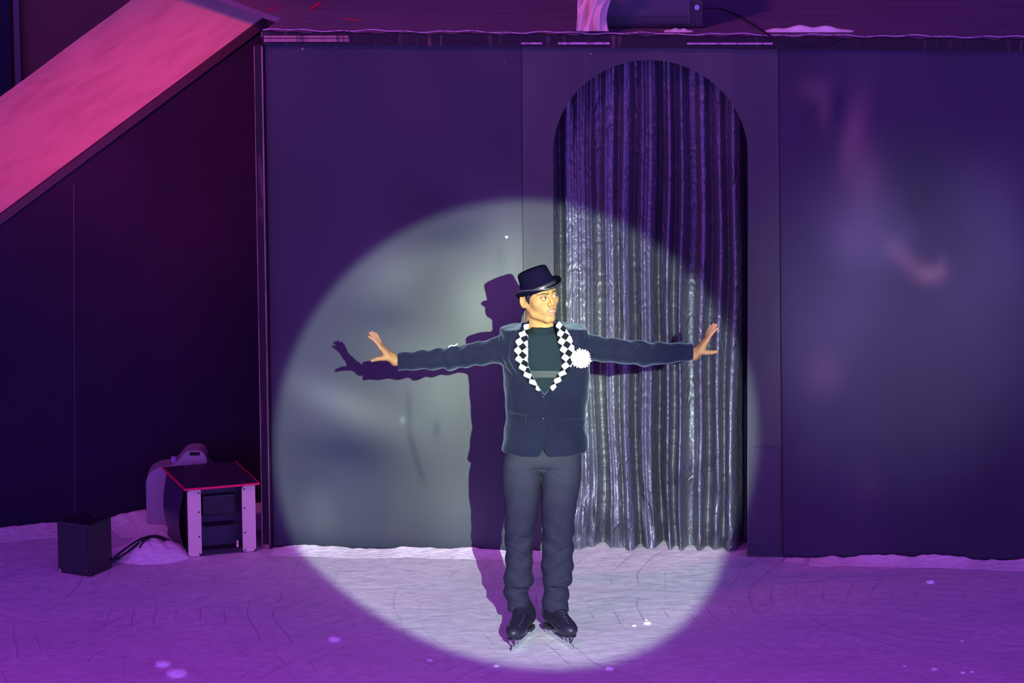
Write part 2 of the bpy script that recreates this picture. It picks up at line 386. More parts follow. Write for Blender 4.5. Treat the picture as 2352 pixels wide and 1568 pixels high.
# lower patch boards on the arch panel's right jamb
o = MB(); q = [wp(1722, 1026), wp(1790, 1026), (at_wall(1791, 1275)[0], .01), (uR+.012, .01)]
o.prism(upoly(q, .006), -WN*.005); o.build('patch_board', M_panel_r, ap)

# top rail of the wall
rail = empty('top_rail', wall_xyz(0, 0, DECK_Z), label='long dark timber rail along the top of the scenery panels', cat='rail')
zr0, zr1 = DECK_Z-.005, DECK_Z+.05
b = MB(); u0, u1 = at_wall(606, 90)[0], at_wall(2440, 90)[0]
n = 120; top = []
vv = []; ff = []
for i in range(n+1):
    u = u0+(u1-u0)*i/n; j = .004*math.sin(i*1.7)+.003*math.sin(i*.61+1)
    for off, z in ((.035+j*.4, zr0-.006), (.035+j*.4, zr1+j), (.003, zr1+j), (.003, zr0-.006)): vv.append(wall_xyz(u, off, z))
for i in range(n):
    for k in range(4): a = i*4+k; c = i*4+(k+1) % 4; ff.append((a, c, c+4, a+4))
ff.append((0, 1, 2, 3)); ff.append((n*4+3, n*4+2, n*4+1, n*4))
pydata('rail_board', vv, ff, M_wood, rail)
def railstrip(x0, x1, ya, yb, m, off=.045, name='bare_timber_strip'):
    c0, c1 = at_wall(x0, (ya+yb)/2, off), at_wall(x1, (ya+yb)/2, off)
    h = abs(yb-ya)/440
    bb = MB(); bb.prism(upoly([(c0[0], c0[1]-h/2), (c1[0], c1[1]-h/2), (c1[0], c1[1]+h/2), (c0[0], c0[1]+h/2)], off), -WN*.015)
    return bb.build(name, m, rail)
for a in ((606, 800, 82, 87), (606, 802, 89, 96)): railstrip(*a, M_edge)
M_pale = mat('pale_bare_edge', (.55, .36, .50), rough=.7, var=(20, (.2, .12, .18), .5, .65, (2, 1, 1)))
for a in ((1197, 1245, 98, 101.5), (1282, 1400, 97.5, 102), (1578, 1775, 98.5, 102)): railstrip(*a, M_pale)

# left end post
post = empty('corner_post', wall_xyz(at_wall(612, 1268)[0], .05, 0), label='narrow worn timber post at the left end of the scenery wall', cat='post')
def quadprism(pts, off, th, name, m, par): bb = MB(); bb.prism(upoly(pts, off), -WN*th); return bb.build(name, m, par)
quadprism([(at_wall(603, 1266)[0], .0), (at_wall(627, 1268)[0], .0), wp(606, 101), wp(585, 100)], .03, .09, 'post_body', M_wood, post)
quadprism([(at_wall(621, 1262)[0], .02), (at_wall(623.5, 1262)[0], .02), wp(605, 104), wp(602, 104)], .034, .006, 'worn_edge', M_edge, post)
quadprism([(at_wall(604, 1262)[0], .02), (at_wall(606, 1262)[0], .02), wp(586.5, 104), wp(585, 104)], .034, .006, 'worn_edge', M_edge, post)
quadprism([(at_wall(604, 1262)[0], .0), (at_wall(623, 1262)[0], .0), at_wall(622, 1246), at_wall(604, 1246)], .04, .012, 'post_foot', M_edge, post)

# screws/scars on the panels
def scar(px, py, r, k):
    u, z = at_wall(px, py, .002); p = wall_xyz(u, .001, z)
    o = MB(); o.ball(p, (r, r*.4, r*.8), 1, k, .3); return o
for k, (px, py, r, lab) in enumerate(((694, 112, .008, 'small pink paint chip near the top left of the left panel'), (771, 110, .006, 'small pale paint chip near the top of the left panel, right of another'),
        (1163, 544, .009, 'bright fleck on the left panel beside the arch panel joint'), (1357, 124, .006, 'tiny pink chip above the arch'), (1160, 143, .005, 'faint pale chip near the top right corner of the left panel'))):
    tag(scar(px, py, r, k).build('paint_chip', M_edge if k != 2 else M_flower), lab, 'chip')

# deck above the wall
dz = DECK_Z+.048
def dk(px, py): p = at_z(px, py, dz); return Vector((p.x, p.y, dz))
f1 = wall_xyz(at_wall(600, 86)[0], .0, dz); f2 = dk(647, 42); f3 = dk(608, 30); f4 = dk(400, 0); 
bl = f3 + (Vector((-(at_z(340, 1180)-at_z(0, 1215)).y, (at_z(340, 1180)-at_z(0, 1215)).x, 0)).normalized()*.85+(f4-f3).normalized()*.15)*2.2
rr_ = wall_xyz(at_wall(2460, 80)[0], .0, dz); rr_.z = dz
poly = [f1, rr_, Vector((rr_.x, 6, dz)), Vector((bl.x, 6, dz)), bl, f3, f2]
b = MB(); b.prism(poly, (0, 0, -.03)); dkobj = b.build('stage_deck', M_deck)
tag(dkobj, 'raised dark purple cloth-covered deck above the scenery wall', 'deck')
b = MB()
for k in range(1):
    pts = []
for i in range(160):
    u = u0+(u1-u0)*i/159; pts.append(wall_xyz(u, .028, zr1+.014+.004*math.sin(i*.35)+.003*math.sin(i*.93)))
b.tube(pts, .0028, 5); tag(b.build('cloth_hem', M_pale), 'thin wavy cloth hem along the front edge of the upper deck', 'cloth')
for k, (a, c, wd, lab) in enumerate((((706, 28), (742, 1), .03, 'wide red light streak on the deck at the top of the photo'), ((785, 42), (829, 48), .022, 'thin red light streak on the deck above the left panel'), ((614, 25), (636, 17), .02, 'short red light streak beside the top of the pink slide'))):  # red light falling on the deck, made as flat red-coloured strips
    A, C = dk(*a), dk(*c); d = (C-A); nn = Vector((-d.y, d.x, 0)).normalized()*wd
    q = [A, A+d*.5-nn*.5, C, A+d*.5+nn*.5]
    tag(MB().prism([p+Vector((0, 0, .001)) for p in q], (0, 0, .002)).build('red_light_streak', M_redlight), lab, 'light_streak')

# ramp (slide) on the left and the dark wall under it
B0 = at_z(0, 1215); B1 = at_z(340, 1180); wd_ = (B1-B0).normalized(); wn_ = Vector((wd_.y, -wd_.x, 0))
def at_side(px, py, off=0):
    d = ray(px, py); t = (B0.dot(wn_)+off-CAM.dot(wn_))/d.dot(wn_); return CAM+d*t
A0 = at_side(-120, 584); A1 = at_side(612, 39)
sl = (A1-A0).normalized(); bk = Vector((-wd_.y, wd_.x, 0))
def ramp_w(wid, n_=Vector((0, 0, 0))): return bk*wid
wR = 1.42
# solve the slide's width so that its far edge passes the measured line
nrm = sl.cross(bk).normalized()
dq = ray(150, 112); tq = (A0-CAM).dot(nrm)/dq.dot(nrm); Q = CAM+dq*tq; wR = (Q-A0).dot(bk)
slide = empty('ice_slide', A0.copy(), label='sloping pink-lit snowy slide descending from the deck at upper left', cat='slide')
def slf(s, t):
    L_ = (A1-A0).length
    p = A0+sl*(s*L_)+bk*(t*wR)
    p = p+Vector((0, 0, .0012*math.sin(s*23+t*5)))
    return p
grid_obj('slide_bed', slf, 160, 60, M_slide, slide)
b = MB()
e0, e1 = A0+wn_*.015, A1+wn_*.015
b.prism([e0+Vector((0, 0, -.045)), e1+Vector((0, 0, -.045)), e1+Vector((0, 0, .006)), e0+Vector((0, 0, .006))], bk*.03)
b.build('slide_kerb', mat('dark_kerb_board', (.05, .02, .035), rough=.6), slide)
# side wall under it
e = 0.03
sw = MB(); bl0 = at_side(-120, 1230); br0 = B0+wd_*((A1-B0).dot(wd_)+.9)
sw.prism([Vector((A0.x, A0.y, -.02)), Vector((br0.x, br0.y, -.02)), Vector((br0.x, br0.y, DECK_Z-.1)), A1+Vector((0, 0, -.06)), A0+Vector((0, 0, -.05))], bk*.05)
tag(sw.build('wall_left', M_dark), kind='structure')
# joint battens on the side wall
j0, j1 = at_side(171, 1185, .003), at_side(168, 420, .003)
tag(MB().prism([j0, j0+wd_*.006, j1+wd_*.006, j1], bk*.01).build('trim_1', mat('joint_line', (.05, .035, .06), rough=.7)), kind='structure')
# wall beyond the slide
bw = at_y(0, 100, 4.5)
tag(MB().box((-4.2, 5.2, 3.0), (5.5, .1, 8)).build('wall_far', M_maroon), kind='structure')
q0, q1 = at_y(30, 0, 5.1), at_y(36, 220, 5.1)
tag(MB().prism([q1, q1+Vector((.035, 0, 0)), q0+Vector((.035, 0, 1)), q0+Vector((0, 0, 1))], (0, .04, 0)).build('trim_2', mat('pink_joint', (.12, .05, .09), rough=.7)), kind='structure')
q2, q3 = at_y(-60, 0, 5.1), at_y(-60, 260, 5.1)
tag(MB().prism([q3, at_y(29, 260, 5.1), at_y(25, 0, 5.1)+Vector((0, 0, 1)), q2+Vector((0, 0, 1))], (0, .03, 0)).build('trim_3', M_dark), kind='structure')

# ------------------------------------------------------------------ snow
def bump_noise(x, y, s=0):
    return (math.sin(x*7.1+s)+math.sin(x*17.3+y*9+s*2)*.6+math.sin(x*37+y*23+s)*.35+math.sin(y*31+x*11)*.3+math.sin(x*83+y*57+s)*.2)/2.4
def bank(a, c, n_, width, height, seed, label, back=-.003, m=M_snow):
    a, c = Vector(a), Vector(c); d = (c-a); L_ = d.length; d.normalize(); fr = Vector((d.y, -d.x, 0))
    nu, nv = int(L_/.012)+2, 22
    def fn(s, t):
        x = s*L_; prof = (1-t)**1.3 if t > .12 else (t/.12)**.5*.85
        endf = min(1, s*L_/.12, (1-s)*L_/.12)
        hh = height*max(.12, (.65+.5*bump_noise(x, 0, seed)))*endf
        z = hh*prof+.004*bump_noise(x*3, t*width*8, seed+3)*(1-t)
        if t > .96: z = -.004
        p = a+d*x+fr*(-back+t*(width+back)*(1+.2*bump_noise(x*.7, 1, seed+5)))
        return Vector((p.x, p.y, max(z, -.004)))
    o = grid_obj('snow_bank', fn, nu, nv, m)
    return tag(o, label, 'snow', kind='stuff')
def wb(px): u = at_wall(px, 1275)[0]; return wall_xyz(u, .002, 0)
bank(wb(628), wb(1290), 0, .17, .036, 1, 'low ridge of scraped snow along the foot of the left panel')
bank(wb(1862), wb(2440), 0, .16, .05, 4, 'pink-lit ridge of snow along the foot of the right panel')
bank(wb(1800), wb(1850), 0, .10, .022, 8, 'small snow ridge at the joint beside the arch panel')
bank(B0-wd_*.6+wn_*.004, B0+wd_*.42+wn_*.004, 0, .30, .03, 9, 'snow ridge under the slide wall at the far left')
bank(B0+wd_*.55+wn_*.004, B0+wd_*1.35+wn_*.004, 0, .5, .055, 12, 'snow heap between the speaker box and the slide wall')
def mound(c, rx, ry, h, seed, label):
    def fn(s, t):
        a = s*2*math.pi; r = t
        z = h*(1-r*r)**1.3*(1+.25*bump_noise(math.cos(a)*r, math.sin(a)*r, seed)) if r < 1 else -.003
        return Vector((c[0]+rx*r*math.cos(a), c[1]+ry*r*math.sin(a), z-.002))
    return tag(grid_obj('snow_mound', fn, 48, 16, M_snow), label, 'snow', kind='stuff')
mc = at_z(345, 1272); mound((mc.x, mc.y), .24, .22, .085, 3, 'rounded snow mound beside the white-legged machine')
CL = [(1486, 1432, .016, 'larger bright snow lump on the lit ice right of the skater'), (1456, 1437, .010, 'small snow lump right of the skater, left of a larger one'), (1484, 1424, .007, 'tiny snow crumb just behind the larger bright lump'),
      (301, 1292, .013, 'bright snow lump beside the cables near the speaker box'), (2146, 1537, .013, 'snow lump at the lower right of the ice'), (2211, 1545, .011, 'snow lump right of another at the lower right'), (2232, 1543, .009, 'rightmost small snow lump at the lower right'),
      (2077, 1530, .008, 'faint snow crumb at the lower right, left of the lumps'), (1400, 1537, .02, 'pinkish low snow lump below the spotlight pool'), (1140, 1530, .014, 'snow crumb at the lower edge of the spotlight pool'), (987, 1517, .014, 'snow crumb on violet ice lower left of the pool'),
      (2137, 1338, .02, 'flat snow lump near the right snow ridge'), (2210, 1472, .008, 'tiny crumb on the right part of the ice'), (405, 1550, .045, 'flat snow patch at the bottom left of the ice'), (375, 1528, .035, 'low snow patch behind another at bottom left'), (770, 1470, .03, 'pinkish snow patch on violet ice left of the pool')]
for k, (px, py, r, lab) in enumerate(CL):
    p = at_z(px, py); o = MB(); o.ball((p.x, p.y, r*.22), (r*1.2, r, r*.55), 2, k, .16)
    tag(o.build('snow_lump', M_snow, smooth=True), lab, 'snow')

# ------------------------------------------------------------------ curtain
cz0, cz1 = .004, ztop+.06
NU, NV = 420, 300
cw0, cw1 = uL-.06, uR+.06
rs = np.random.RandomState(5)
ph = rs.uniform(0, 6.28, 12)
VAL = [(at_wall(px, 800)[0], hw/440, dp) for px, hw, dp in ((1280, 14, .10), (1322, 9, .05), (1372, 17, .09), (1452, 10, .08), (1508, 15, .11), (1708, 14, .09), (1418, 6, .03))]
RB0 = at_wall(1512, 800)[0]
RID = [(at_wall(px, 800)[0], w_/440) for px, w_ in ((1531, 8), (1562, 9), (1608, 11), (1648, 13), (1682, 16))]
def cur(s, t):
    u = cw0+(cw1-cw0)*s; z = cz0+(cz1-cz0)*t; low = (1-t)
    x = u*1.0
    wx = x+.018*math.sin(z*2.3+x*5+ph[0])*low+.010*math.sin(z*5.1+x*9+ph[1])*low
    g = math.sin(wx*46+1.1*math.sin(wx*9+ph[2])+ph[3])
    g2 = math.sin(wx*83+1.6*math.sin(wx*13+ph[4])+ph[5])
    g3 = math.sin(wx*150+2*math.sin(wx*19+ph[6])+ph[7])
    big = math.sin(wx*21+ph[8]+.8*math.sin(z*1.3))
    sg = lambda v, p=.6: math.copysign(abs(v)**p, v)
    y = .022*sg(g)*(.55+.45*low)+.013*sg(g2)*(1-.4*low)+.009*g3*(1-.6*low)+.034*big*low
    rf = min(1, max(0, (u-RB0)/.05))
    if rf > 0:
        rg = max(math.exp(-abs((wx-c_)/w_)**2.6) for c_, w_ in RID)
        y = y*(1-.55*rf)+rf*(.11*(rg-1)*(.45+.55*min(1, low*2)))
    for vx_, hw_, dp_ in VAL:
        e_ = abs(wx+.0-vx_)/hw_
        if e_ < 1: y -= dp_*(1-e_)**.8*(.35+.65*min(1, low*1.6))
    # tugs and pouches near the floor
    for cu, cz_, su, sz, am in ((uL+.28, .20, .10, .12, .06), (uR-.33, .42, .07, .16, .07), (uR-.12, .40, .06, .22, .05), (uR-.2, .1, .14, .1, .05), (uL+.12, .12, .06, .1, .04)):
        y += am*math.exp(-((u-cu)/su)**2-((z-cz_)/sz)**2)
    y += .012*math.sin(z*22+u*30+3*math.sin(u*17))*max(0, 1-z/.6)
    zz = z+.003*(1+math.sin(u*11+1))*max(0, 1-z/.05)
    off = max(-.15+y*1.0, -.38)+.05*max(0, 1-z/1.0)
    off = min(off, -PT-.006) if (u < uL+.012 or u > uR-.012) else min(off, .015)
    return wall_xyz(u, off, max(zz, .003))
tag(grid_obj('arch_curtain', cur, NU, NV, M_curtain), 'shiny crinkled black curtain hanging in the arch opening', 'curtain')

# ------------------------------------------------------------------ deck things
u_s0 = dk(1388, 66); u_s1 = dk(1592, 66)
spk = empty('stage_speaker', ((u_s0+u_s1)/2), label='black stage speaker on the deck above the arch', cat='speaker')
ax = (u_s1-u_s0); wS = ax.length; ax.normalize(); ay = Vector((-ax.y, ax.x, 0)); RB = Matrix((ax, ay, Vector((0, 0, 1)))).transposed()
c0 = (u_s0+u_s1)/2
MB().box(c0+ay*.19+Vector((0, 0, .2)), (wS+.02, .36, .4), RB, .012).build('cabinet', M_black, spk)
MB().box(c0+ay*.003+Vector((0, 0, .205)), (wS-.03, .014, .36), RB, .005).build('grille', M_grille, spk)
b = MB()
for k in range(40):
    b.box(c0-ax*(wS/2-.03)+ax*(k*(wS-.06)/39)-ay*.006+Vector((0, 0, .045)), (.0035, .004, .05), RB)
b.build('grille_slots', M_black, spk)
MB().box(c0+ax*(wS/2+.03)+ay*.18+Vector((0, 0, .2)), (.045, .34, .40), RB, .01).build('side_cheek', M_black, spk)
kp = c0+ax*(wS/2+.02)+Vector((0, 0, .115))
b = MB(); b.tube([kp-ay*.0+ax*.0, kp-ay*.02], .014, 14); b.build('knob', M_steel, spk)
cab = [at_z(1612, 18, dz+.10), at_z(1660, 22, dz+.02), at_z(1700, 38, dz+.008), at_z(1728, 55, dz+.006), at_z(1752, 70, dz+.006)]
last = [wall_xyz(*(lambda a: (a[0], .052, a[1]))(at_wall(px, py, .052))) for px, py in ((1766, 80), (1800, 97), (1850, 104), (1890, 101), (1930, 88))]
tag(MB().tube(catmull(cab+last, 8), .0045, 6).build('speaker_cable', M_cable, smooth=True), 'thin black cable running from the stage speaker over the deck edge', 'cable')
# gauze
def gz(s, t):                              # t up, s across
    x0 = 1322+10*t; x1 = 1398-12*math.sin(t*3.1)+(45*t*t)
    px = x0+(x1-x0)*s; py = 73-120*t
    off = .02+.03*math.sin(s*9+t*4)+.02*math.sin(s*21-t*6)+.05*(1-t)*math.sin(s*3.14)
    u, z = at_wall(px, py, off); z = max(z, dz+.004)
    return wall_xyz(u, off-.02, z)
g = grid_obj('gauze_drape', gz, 60, 50, M_gauze); tag(g, 'crumpled white gauze hanging beside the stage speaker', 'fabric')
md = g.modifiers.new('thick', 'SOLIDIFY'); md.thickness = .004
for k, (x0, x1, h, lab) in enumerate(((1525, 1592, .018, 'short white snow smear on the deck edge under the speaker'), (1755, 1962, .035, 'long white snow smear on the deck edge right of the arch'))):
    a, c = dk(x0, 75), dk(x1, 75)
    def fn(s, t, a=a, c=c, h=h):
        p = a.lerp(c, s); e = math.sin(s*math.pi)**.7
        return Vector((p.x, p.y+t*.06, dz+.002+h*e*math.sin(t*math.pi)*(.8+.2*math.sin(s*20))))
    tag(grid_obj('snow_smear', fn, 40, 8, M_snow), lab, 'snow', kind='stuff')

# ------------------------------------------------------------------ machine, jug, small box, cables
FL = at_z(433, 1280); FR = at_z(588, 1266)
ax = (FR-FL); mw = ax.length; ax.normalize(); ay = Vector((-ax.y, ax.x, 0)); RB = Matrix((ax, ay, Vector((0, 0, 1)))).transposed()
mh = (at_y(433, 1124, FL.y).z); md_ = .46
fm = empty('effects_machine', (FL+FR)/2, label='boxy dark effects machine with two white front strips and red-edged top', cat='machine')
def L3(x, y, z): return FL+ax*x+ay*y+Vector((0, 0, z))
b = MB(); t_ = .012
b.box(L3(t_/2+.004, md_/2, mh/2), (t_, md_, mh), RB); b.build('side_panel', M_black, fm)
b = MB(); b.box(L3(mw-t_/2-.004, md_/2, mh/2), (t_, md_, mh), RB); b.build('side_panel', M_black, fm)
b = MB(); b.box(L3(mw/2, md_/2, .02), (mw, md_, .02), RB); b.build('base_plate', M_black, fm)
b = MB(); b.box(L3(mw/2, .10, mh/2), (mw-.03, .02, mh-.03), RB); b.build('inner_panel', M_grille, fm)
b = MB(); b.box(L3(mw/2, .05, mh*.42), (mw*.45, .1, mh*.02), RB); b.box(L3(mw/2, .07, mh*.7), (mw*.5, .06, mh*.3), RB, .01); b.build('lamp_housing', M_black, fm)
b = MB(); b.box(L3(mw/2+.0, md_/2-.01, mh+.006), (mw+.03, md_+.03, .010), RB, .002); tp = b.build('top_plate', M_fogtop, fm)
b = MB(); b.box(L3(mw/2, -.027, mh+.006), (mw+.034, .006, .011), RB)
b.box(L3(-.017, md_/2-.01, mh+.006), (.006, md_+.03, .011), RB); b.box(L3(mw+.017, md_/2-.01, mh+.006), (.006, md_+.03, .011), RB)
b.build('red_edge', M_redacr, tp)
for x0 in (0.0, mw-.072):
    pw = .072; c = .012
    flip = x0 > 0
    pts = [(c if not flip else c*1.2, .004), (pw-c*1.2, .004), (pw, .02), (pw, mh-.004), (.012, mh-.004), (0, mh-.016), (0, .012)]
    b = MB(); b.prism([L3(x0+p[0], -.006, p[1]) for p in pts], ay*.008); st = b.build('white_strip', M_white_plate, fm)
    for zf in (.04, .3, .66, .94):
        sx = x0+(pw-.012 if not flip else .012)
        p = L3(sx, -.0062, mh*zf); MB().tube([p, p-ay*.003], .0042, 10).build('screw', M_black, st)
b = MB(); b.tube([L3(mw-.10, .0, .035), L3(mw-.10, .0, .07)], [.007, .004], 8); b.build('nozzle', M_white_plate, fm)
# curved shield on the machine's left side
def cs(s, t):
    a = math.pi*(t)
    return L3(-.004-.03*math.sin(a), .05+s*(md_-.08)*(1-.2*(1-t)), .01+t*(mh-.03))
grid_obj('side_shield', cs, 8, 24, mat('dark_purple_plastic', (.05, .03, .08), rough=.4), fm)

# jerrycan behind
JB = at_z(352, 1212); jy = JB.y
jug = empty('jerrycan', (at_z(400, 1212).x, jy+.1, 0), label='cloudy white plastic jerrycan with a moulded handle behind the effects machine', cat='jerrycan')
def J(px, py): p = at_y(px, py, jy); return Vector((p.x, jy, max(p.z, .0)))
outl = [(337, 1212), (335, 1110), (340, 1092), (352, 1080), (372, 1072), (398, 1068), (412, 1055), (424, 1041), (436, 1035), (458, 1035), (468, 1041), (475, 1054), (477, 1070), (492, 1085), (496, 1110), (496, 1212)]
hole = [(436, 1038.5), (459, 1038.5), (459, 1047), (436, 1047)]
sm_ = catmull([J(*p) for p in outl[1:-1]], 5); b = MB(); b.prism([J(*outl[0])]+sm_+[J(*outl[-1])], (0, .16, 0)); jb = b.build('jug_body', M_jug, jug)
hb = MB(); hb.prism([J(*p)+Vector((0, -.05, 0)) for p in hole], (0, .3, 0)); ho = hb.build('handle_cutter', M_jug)
md = jb.modifiers.new('b', 'BOOLEAN'); md.object = ho; md.solver = 'EXACT'
md2 = jb.modifiers.new('bev', 'BEVEL'); md2.width = .012; md2.segments = 3; md2.limit_method = 'ANGLE'
bpy.context.view_layer.update()
dg = bpy.context.evaluated_depsgraph_get(); newme = bpy.data.meshes.new_from_object(jb.evaluated_get(dg))
jb.modifiers.clear(); jb.data = newme; bpy.data.objects.remove(ho)
cp = J(398, 1068)+Vector((0, .07, 0)); MB().tube([cp, cp+Vector((0, 0, .03))], .016, 14).build('screw_cap', mat('violet_cap', (.30, .22, .50), rough=.4), jug)

# small box
q0 = at_z(209, 1325); ql = at_z(134, 1314); qr = at_z(260, 1304)
hb_ = at_y(209, 1207, q0.y).z
ax = (ql-q0); l1 = ax.length; ax.normalize(); ay = Vector((ax.y, -ax.x, 0)); 
if ay.dot(qr-q0) < 0: ay = -ay
l2 = (qr-q0).length*1.0
bx = empty('speaker_box', q0+ax*l1/2+ay*l2/2, label='small plain black box standing on the ice at far left', cat='box')
RB = Matrix((ax, ay, ax.cross(ay))).transposed()
cc = q0+ax*l1/2+ay*l2/2
MB().box(cc+Vector((0, 0, hb_/2)), (l1, l2, hb_), RB, .006).build('box_body', M_black, bx)
MB().box(cc+Vector((0, 0, hb_*.5))+ay*(-l2/2-.001), (l1*.86, .004, hb_*.86), RB, .001).build('front_grille', M_grille if 0 else M_black, bx)
MB().box(q0+ax*(l1-.012)-ay*.002+Vector((0, 0, .012)), (.006, .004, .018), RB).build('pale_tab', M_white_plate, bx)
MB().box(cc+ay*(l2/2-.03)-ax*.02+Vector((0, 0, hb_+.001)), (.05, .006, .003), RB).build('top_latch', M_grille, bx)
p0 = at_z(262, 1283)
for k, (pts, lab) in enumerate((([(258, 1284, .05), (285, 1262, .06), (318, 1240, .09), (352, 1230, .10), (380, 1236, .08), (402, 1252, .03)], 'topmost black cable arching from the small box over the snow mound to the machine'),
                  ([(258, 1287, .04), (290, 1270, .05), (322, 1245, .08), (350, 1233, .10), (378, 1240, .07), (400, 1256, .03)], 'second black cable arching beneath the topmost one'),
                  ([(258, 1284, .03), (285, 1277, .012), (305, 1273, .02), (318, 1262, .05), (330, 1243, .09), (345, 1234, .10)], 'black cable curling up from the ice to join the arch'),
                  ([(258, 1288, .02), (280, 1282, .01), (302, 1285, .01), (315, 1281, .008), (328, 1273, .008)], 'short loose cable end on the ice beside the small box'),
                  ([(258, 1286, .015), (278, 1278, .01), (298, 1276, .01), (312, 1273, .008)], 'thick short cable running out of the small box along the ice'))):
    P = [at_z(a, c_, z) for a, c_, z in pts]
    tag(MB().tube(catmull(P, 6), .0055, 6).build('power_cable', M_cable, smooth=True), lab, 'cable', 'cables between the small box and the machine')

# ================================================================== the skater
def surfnets(f, lo, hi, h):
    lo = np.array(lo, float); hi = np.array(hi, float)
    nn = np.ceil((hi-lo)/h).astype(int)+1
    xs = [(lo[i]+h*np.arange(nn[i])) for i in range(3)]
    X, Y, Z = np.meshgrid(*xs, indexing='ij')
    Fv = f(X, Y, Z)
    nx, ny, nz = nn
    acc = np.zeros((nx-1, ny-1, nz-1, 3)); cnt = np.zeros((nx-1, ny-1, nz-1))
    for a in range(3):
        o = [i for i in range(3) if i != a]
        for b in (0, 1):
            for c in (0, 1):
                s0 = [0, 0, 0]; s0[o[0]] = b; s0[o[1]] = c
                s1 = list(s0); s1[a] = 1
                F0 = Fv[s0[0]:nx-1+s0[0], s0[1]:ny-1+s0[1], s0[2]:nz-1+s0[2]]
                F1 = Fv[s1[0]:nx-1+s1[0], s1[1]:ny-1+s1[1], s1[2]:nz-1+s1[2]]
                m = (F0 < 0) != (F1 < 0)
                t = np.where(m, F0/np.where(m, F0-F1, 1), 0)
                for k in range(3):
                    acc[..., k] += np.where(m, s0[k]+(t if k == a else 0), 0)
                cnt += m
    act = cnt > 0
    idx = -np.ones(act.shape, int); idx[act] = np.arange(act.sum())
    base = np.argwhere(act)
    V = lo+(base+acc[act]/cnt[act][:, None])*h
    faces = []
    ins = Fv < 0
    for a in range(3):
        o = [(a+1) % 3, (a+2) % 3]
        sl0 = [slice(1, -1)]*3; sl0[a] = slice(0, -1)
        sl1 = [slice(1, -1)]*3; sl1[a] = slice(1, None)
        A = ins[tuple(sl0)]; B = ins[tuple(sl1)]
        for sgn, mm in ((1, A & ~B), (0, ~A & B)):
            q = np.argwhere(mm)
            q0 = q.copy(); q0[:, o[0]] += 1; q0[:, o[1]] += 1
            def c(d0, d1):
                r = q0.copy(); r[:, o[0]] += d0; r[:, o[1]] += d1
                return idx[r[:, 0], r[:, 1], r[:, 2]]
            quad = np.stack([c(-1, -1), c(0, -1), c(0, 0), c(-1, 0)], 1)
            if not sgn: quad = quad[:, ::-1]
            faces.append(quad)
    return V, np.concatenate(faces)
def smooth_mesh(V, Fq, it=2, lam=.5):
    e = np.concatenate([Fq[:, [0, 1]], Fq[:, [1, 2]], Fq[:, [2, 3]], Fq[:, [3, 0]]])
    for _ in range(it):
        s = np.zeros_like(V); n_ = np.zeros(len(V))
        for a, b in ((0, 1), (1, 0)):
            np.add.at(s, e[:, a], V[e[:, b]]); np.add.at(n_, e[:, a], 1)
        V = V*(1-lam)+lam*s/np.maximum(n_, 1)[:, None]
    return V
def smin(a, b, k): h = np.clip(.5+.5*(b-a)/k, 0, 1); return b*(1-h)+a*h-k*h*(1-h)
def smax(a, b, k): return -smin(-a, -b, k)
def cap(X, Y, Z, p, q, r1, r2):
    p = np.array(p, float); q = np.array(q, float); d = q-p; L2 = (d*d).sum()
    t = np.clip(((X-p[0])*d[0]+(Y-p[1])*d[1]+(Z-p[2])*d[2])/L2, 0, 1)
    return np.sqrt((X-p[0]-t*d[0])**2+(Y-p[1]-t*d[1])**2+(Z-p[2]-t*d[2])**2)-(r1+(r2-r1)*t)
def ell(X, Y, Z, c, r):
    q = np.sqrt(((X-c[0])/r[0])**2+((Y-c[1])/r[1])**2+((Z-c[2])/r[2])**2)
    return (q-1)*min(r)
def sph(X, Y, Z, c, r): return np.sqrt((X-c[0])**2+(Y-c[1])**2+(Z-c[2])**2)-r
def npmesh(name, V, Fq, mat_, parent=None, smooth=True):
    me = bpy.data.meshes.new(name)
    me.vertices.add(len(V)); me.vertices.foreach_set('co', V.astype(np.float32).ravel())
    me.loops.add(Fq.size); me.loops.foreach_set('vertex_index', Fq.astype(np.int32).ravel())
    me.polygons.add(len(Fq)); me.polygons.foreach_set('loop_start', (np.arange(len(Fq))*4).astype(np.int32))
    try: me.polygons.foreach_set('loop_total', np.full(len(Fq), 4, np.int32))
    except Exception: pass
    me.update(calc_edges=True); me.validate()
    return link(name, me, mat_, parent, smooth)

foot = Vector((at_z(1245, 1476).x, YP, 0))
person = empty('person', foot, label='person in black velvet jacket and top hat on ice skates, arms spread wide', cat='person')
def zx(px, py, y=YP): p = at_y(px, py, y); return p.x, p.z
def zof(py, y=YP, px=1250): return at_y(px, py, y).z
def xof(px, y=YP, py=800): return at_y(px, py, y).x

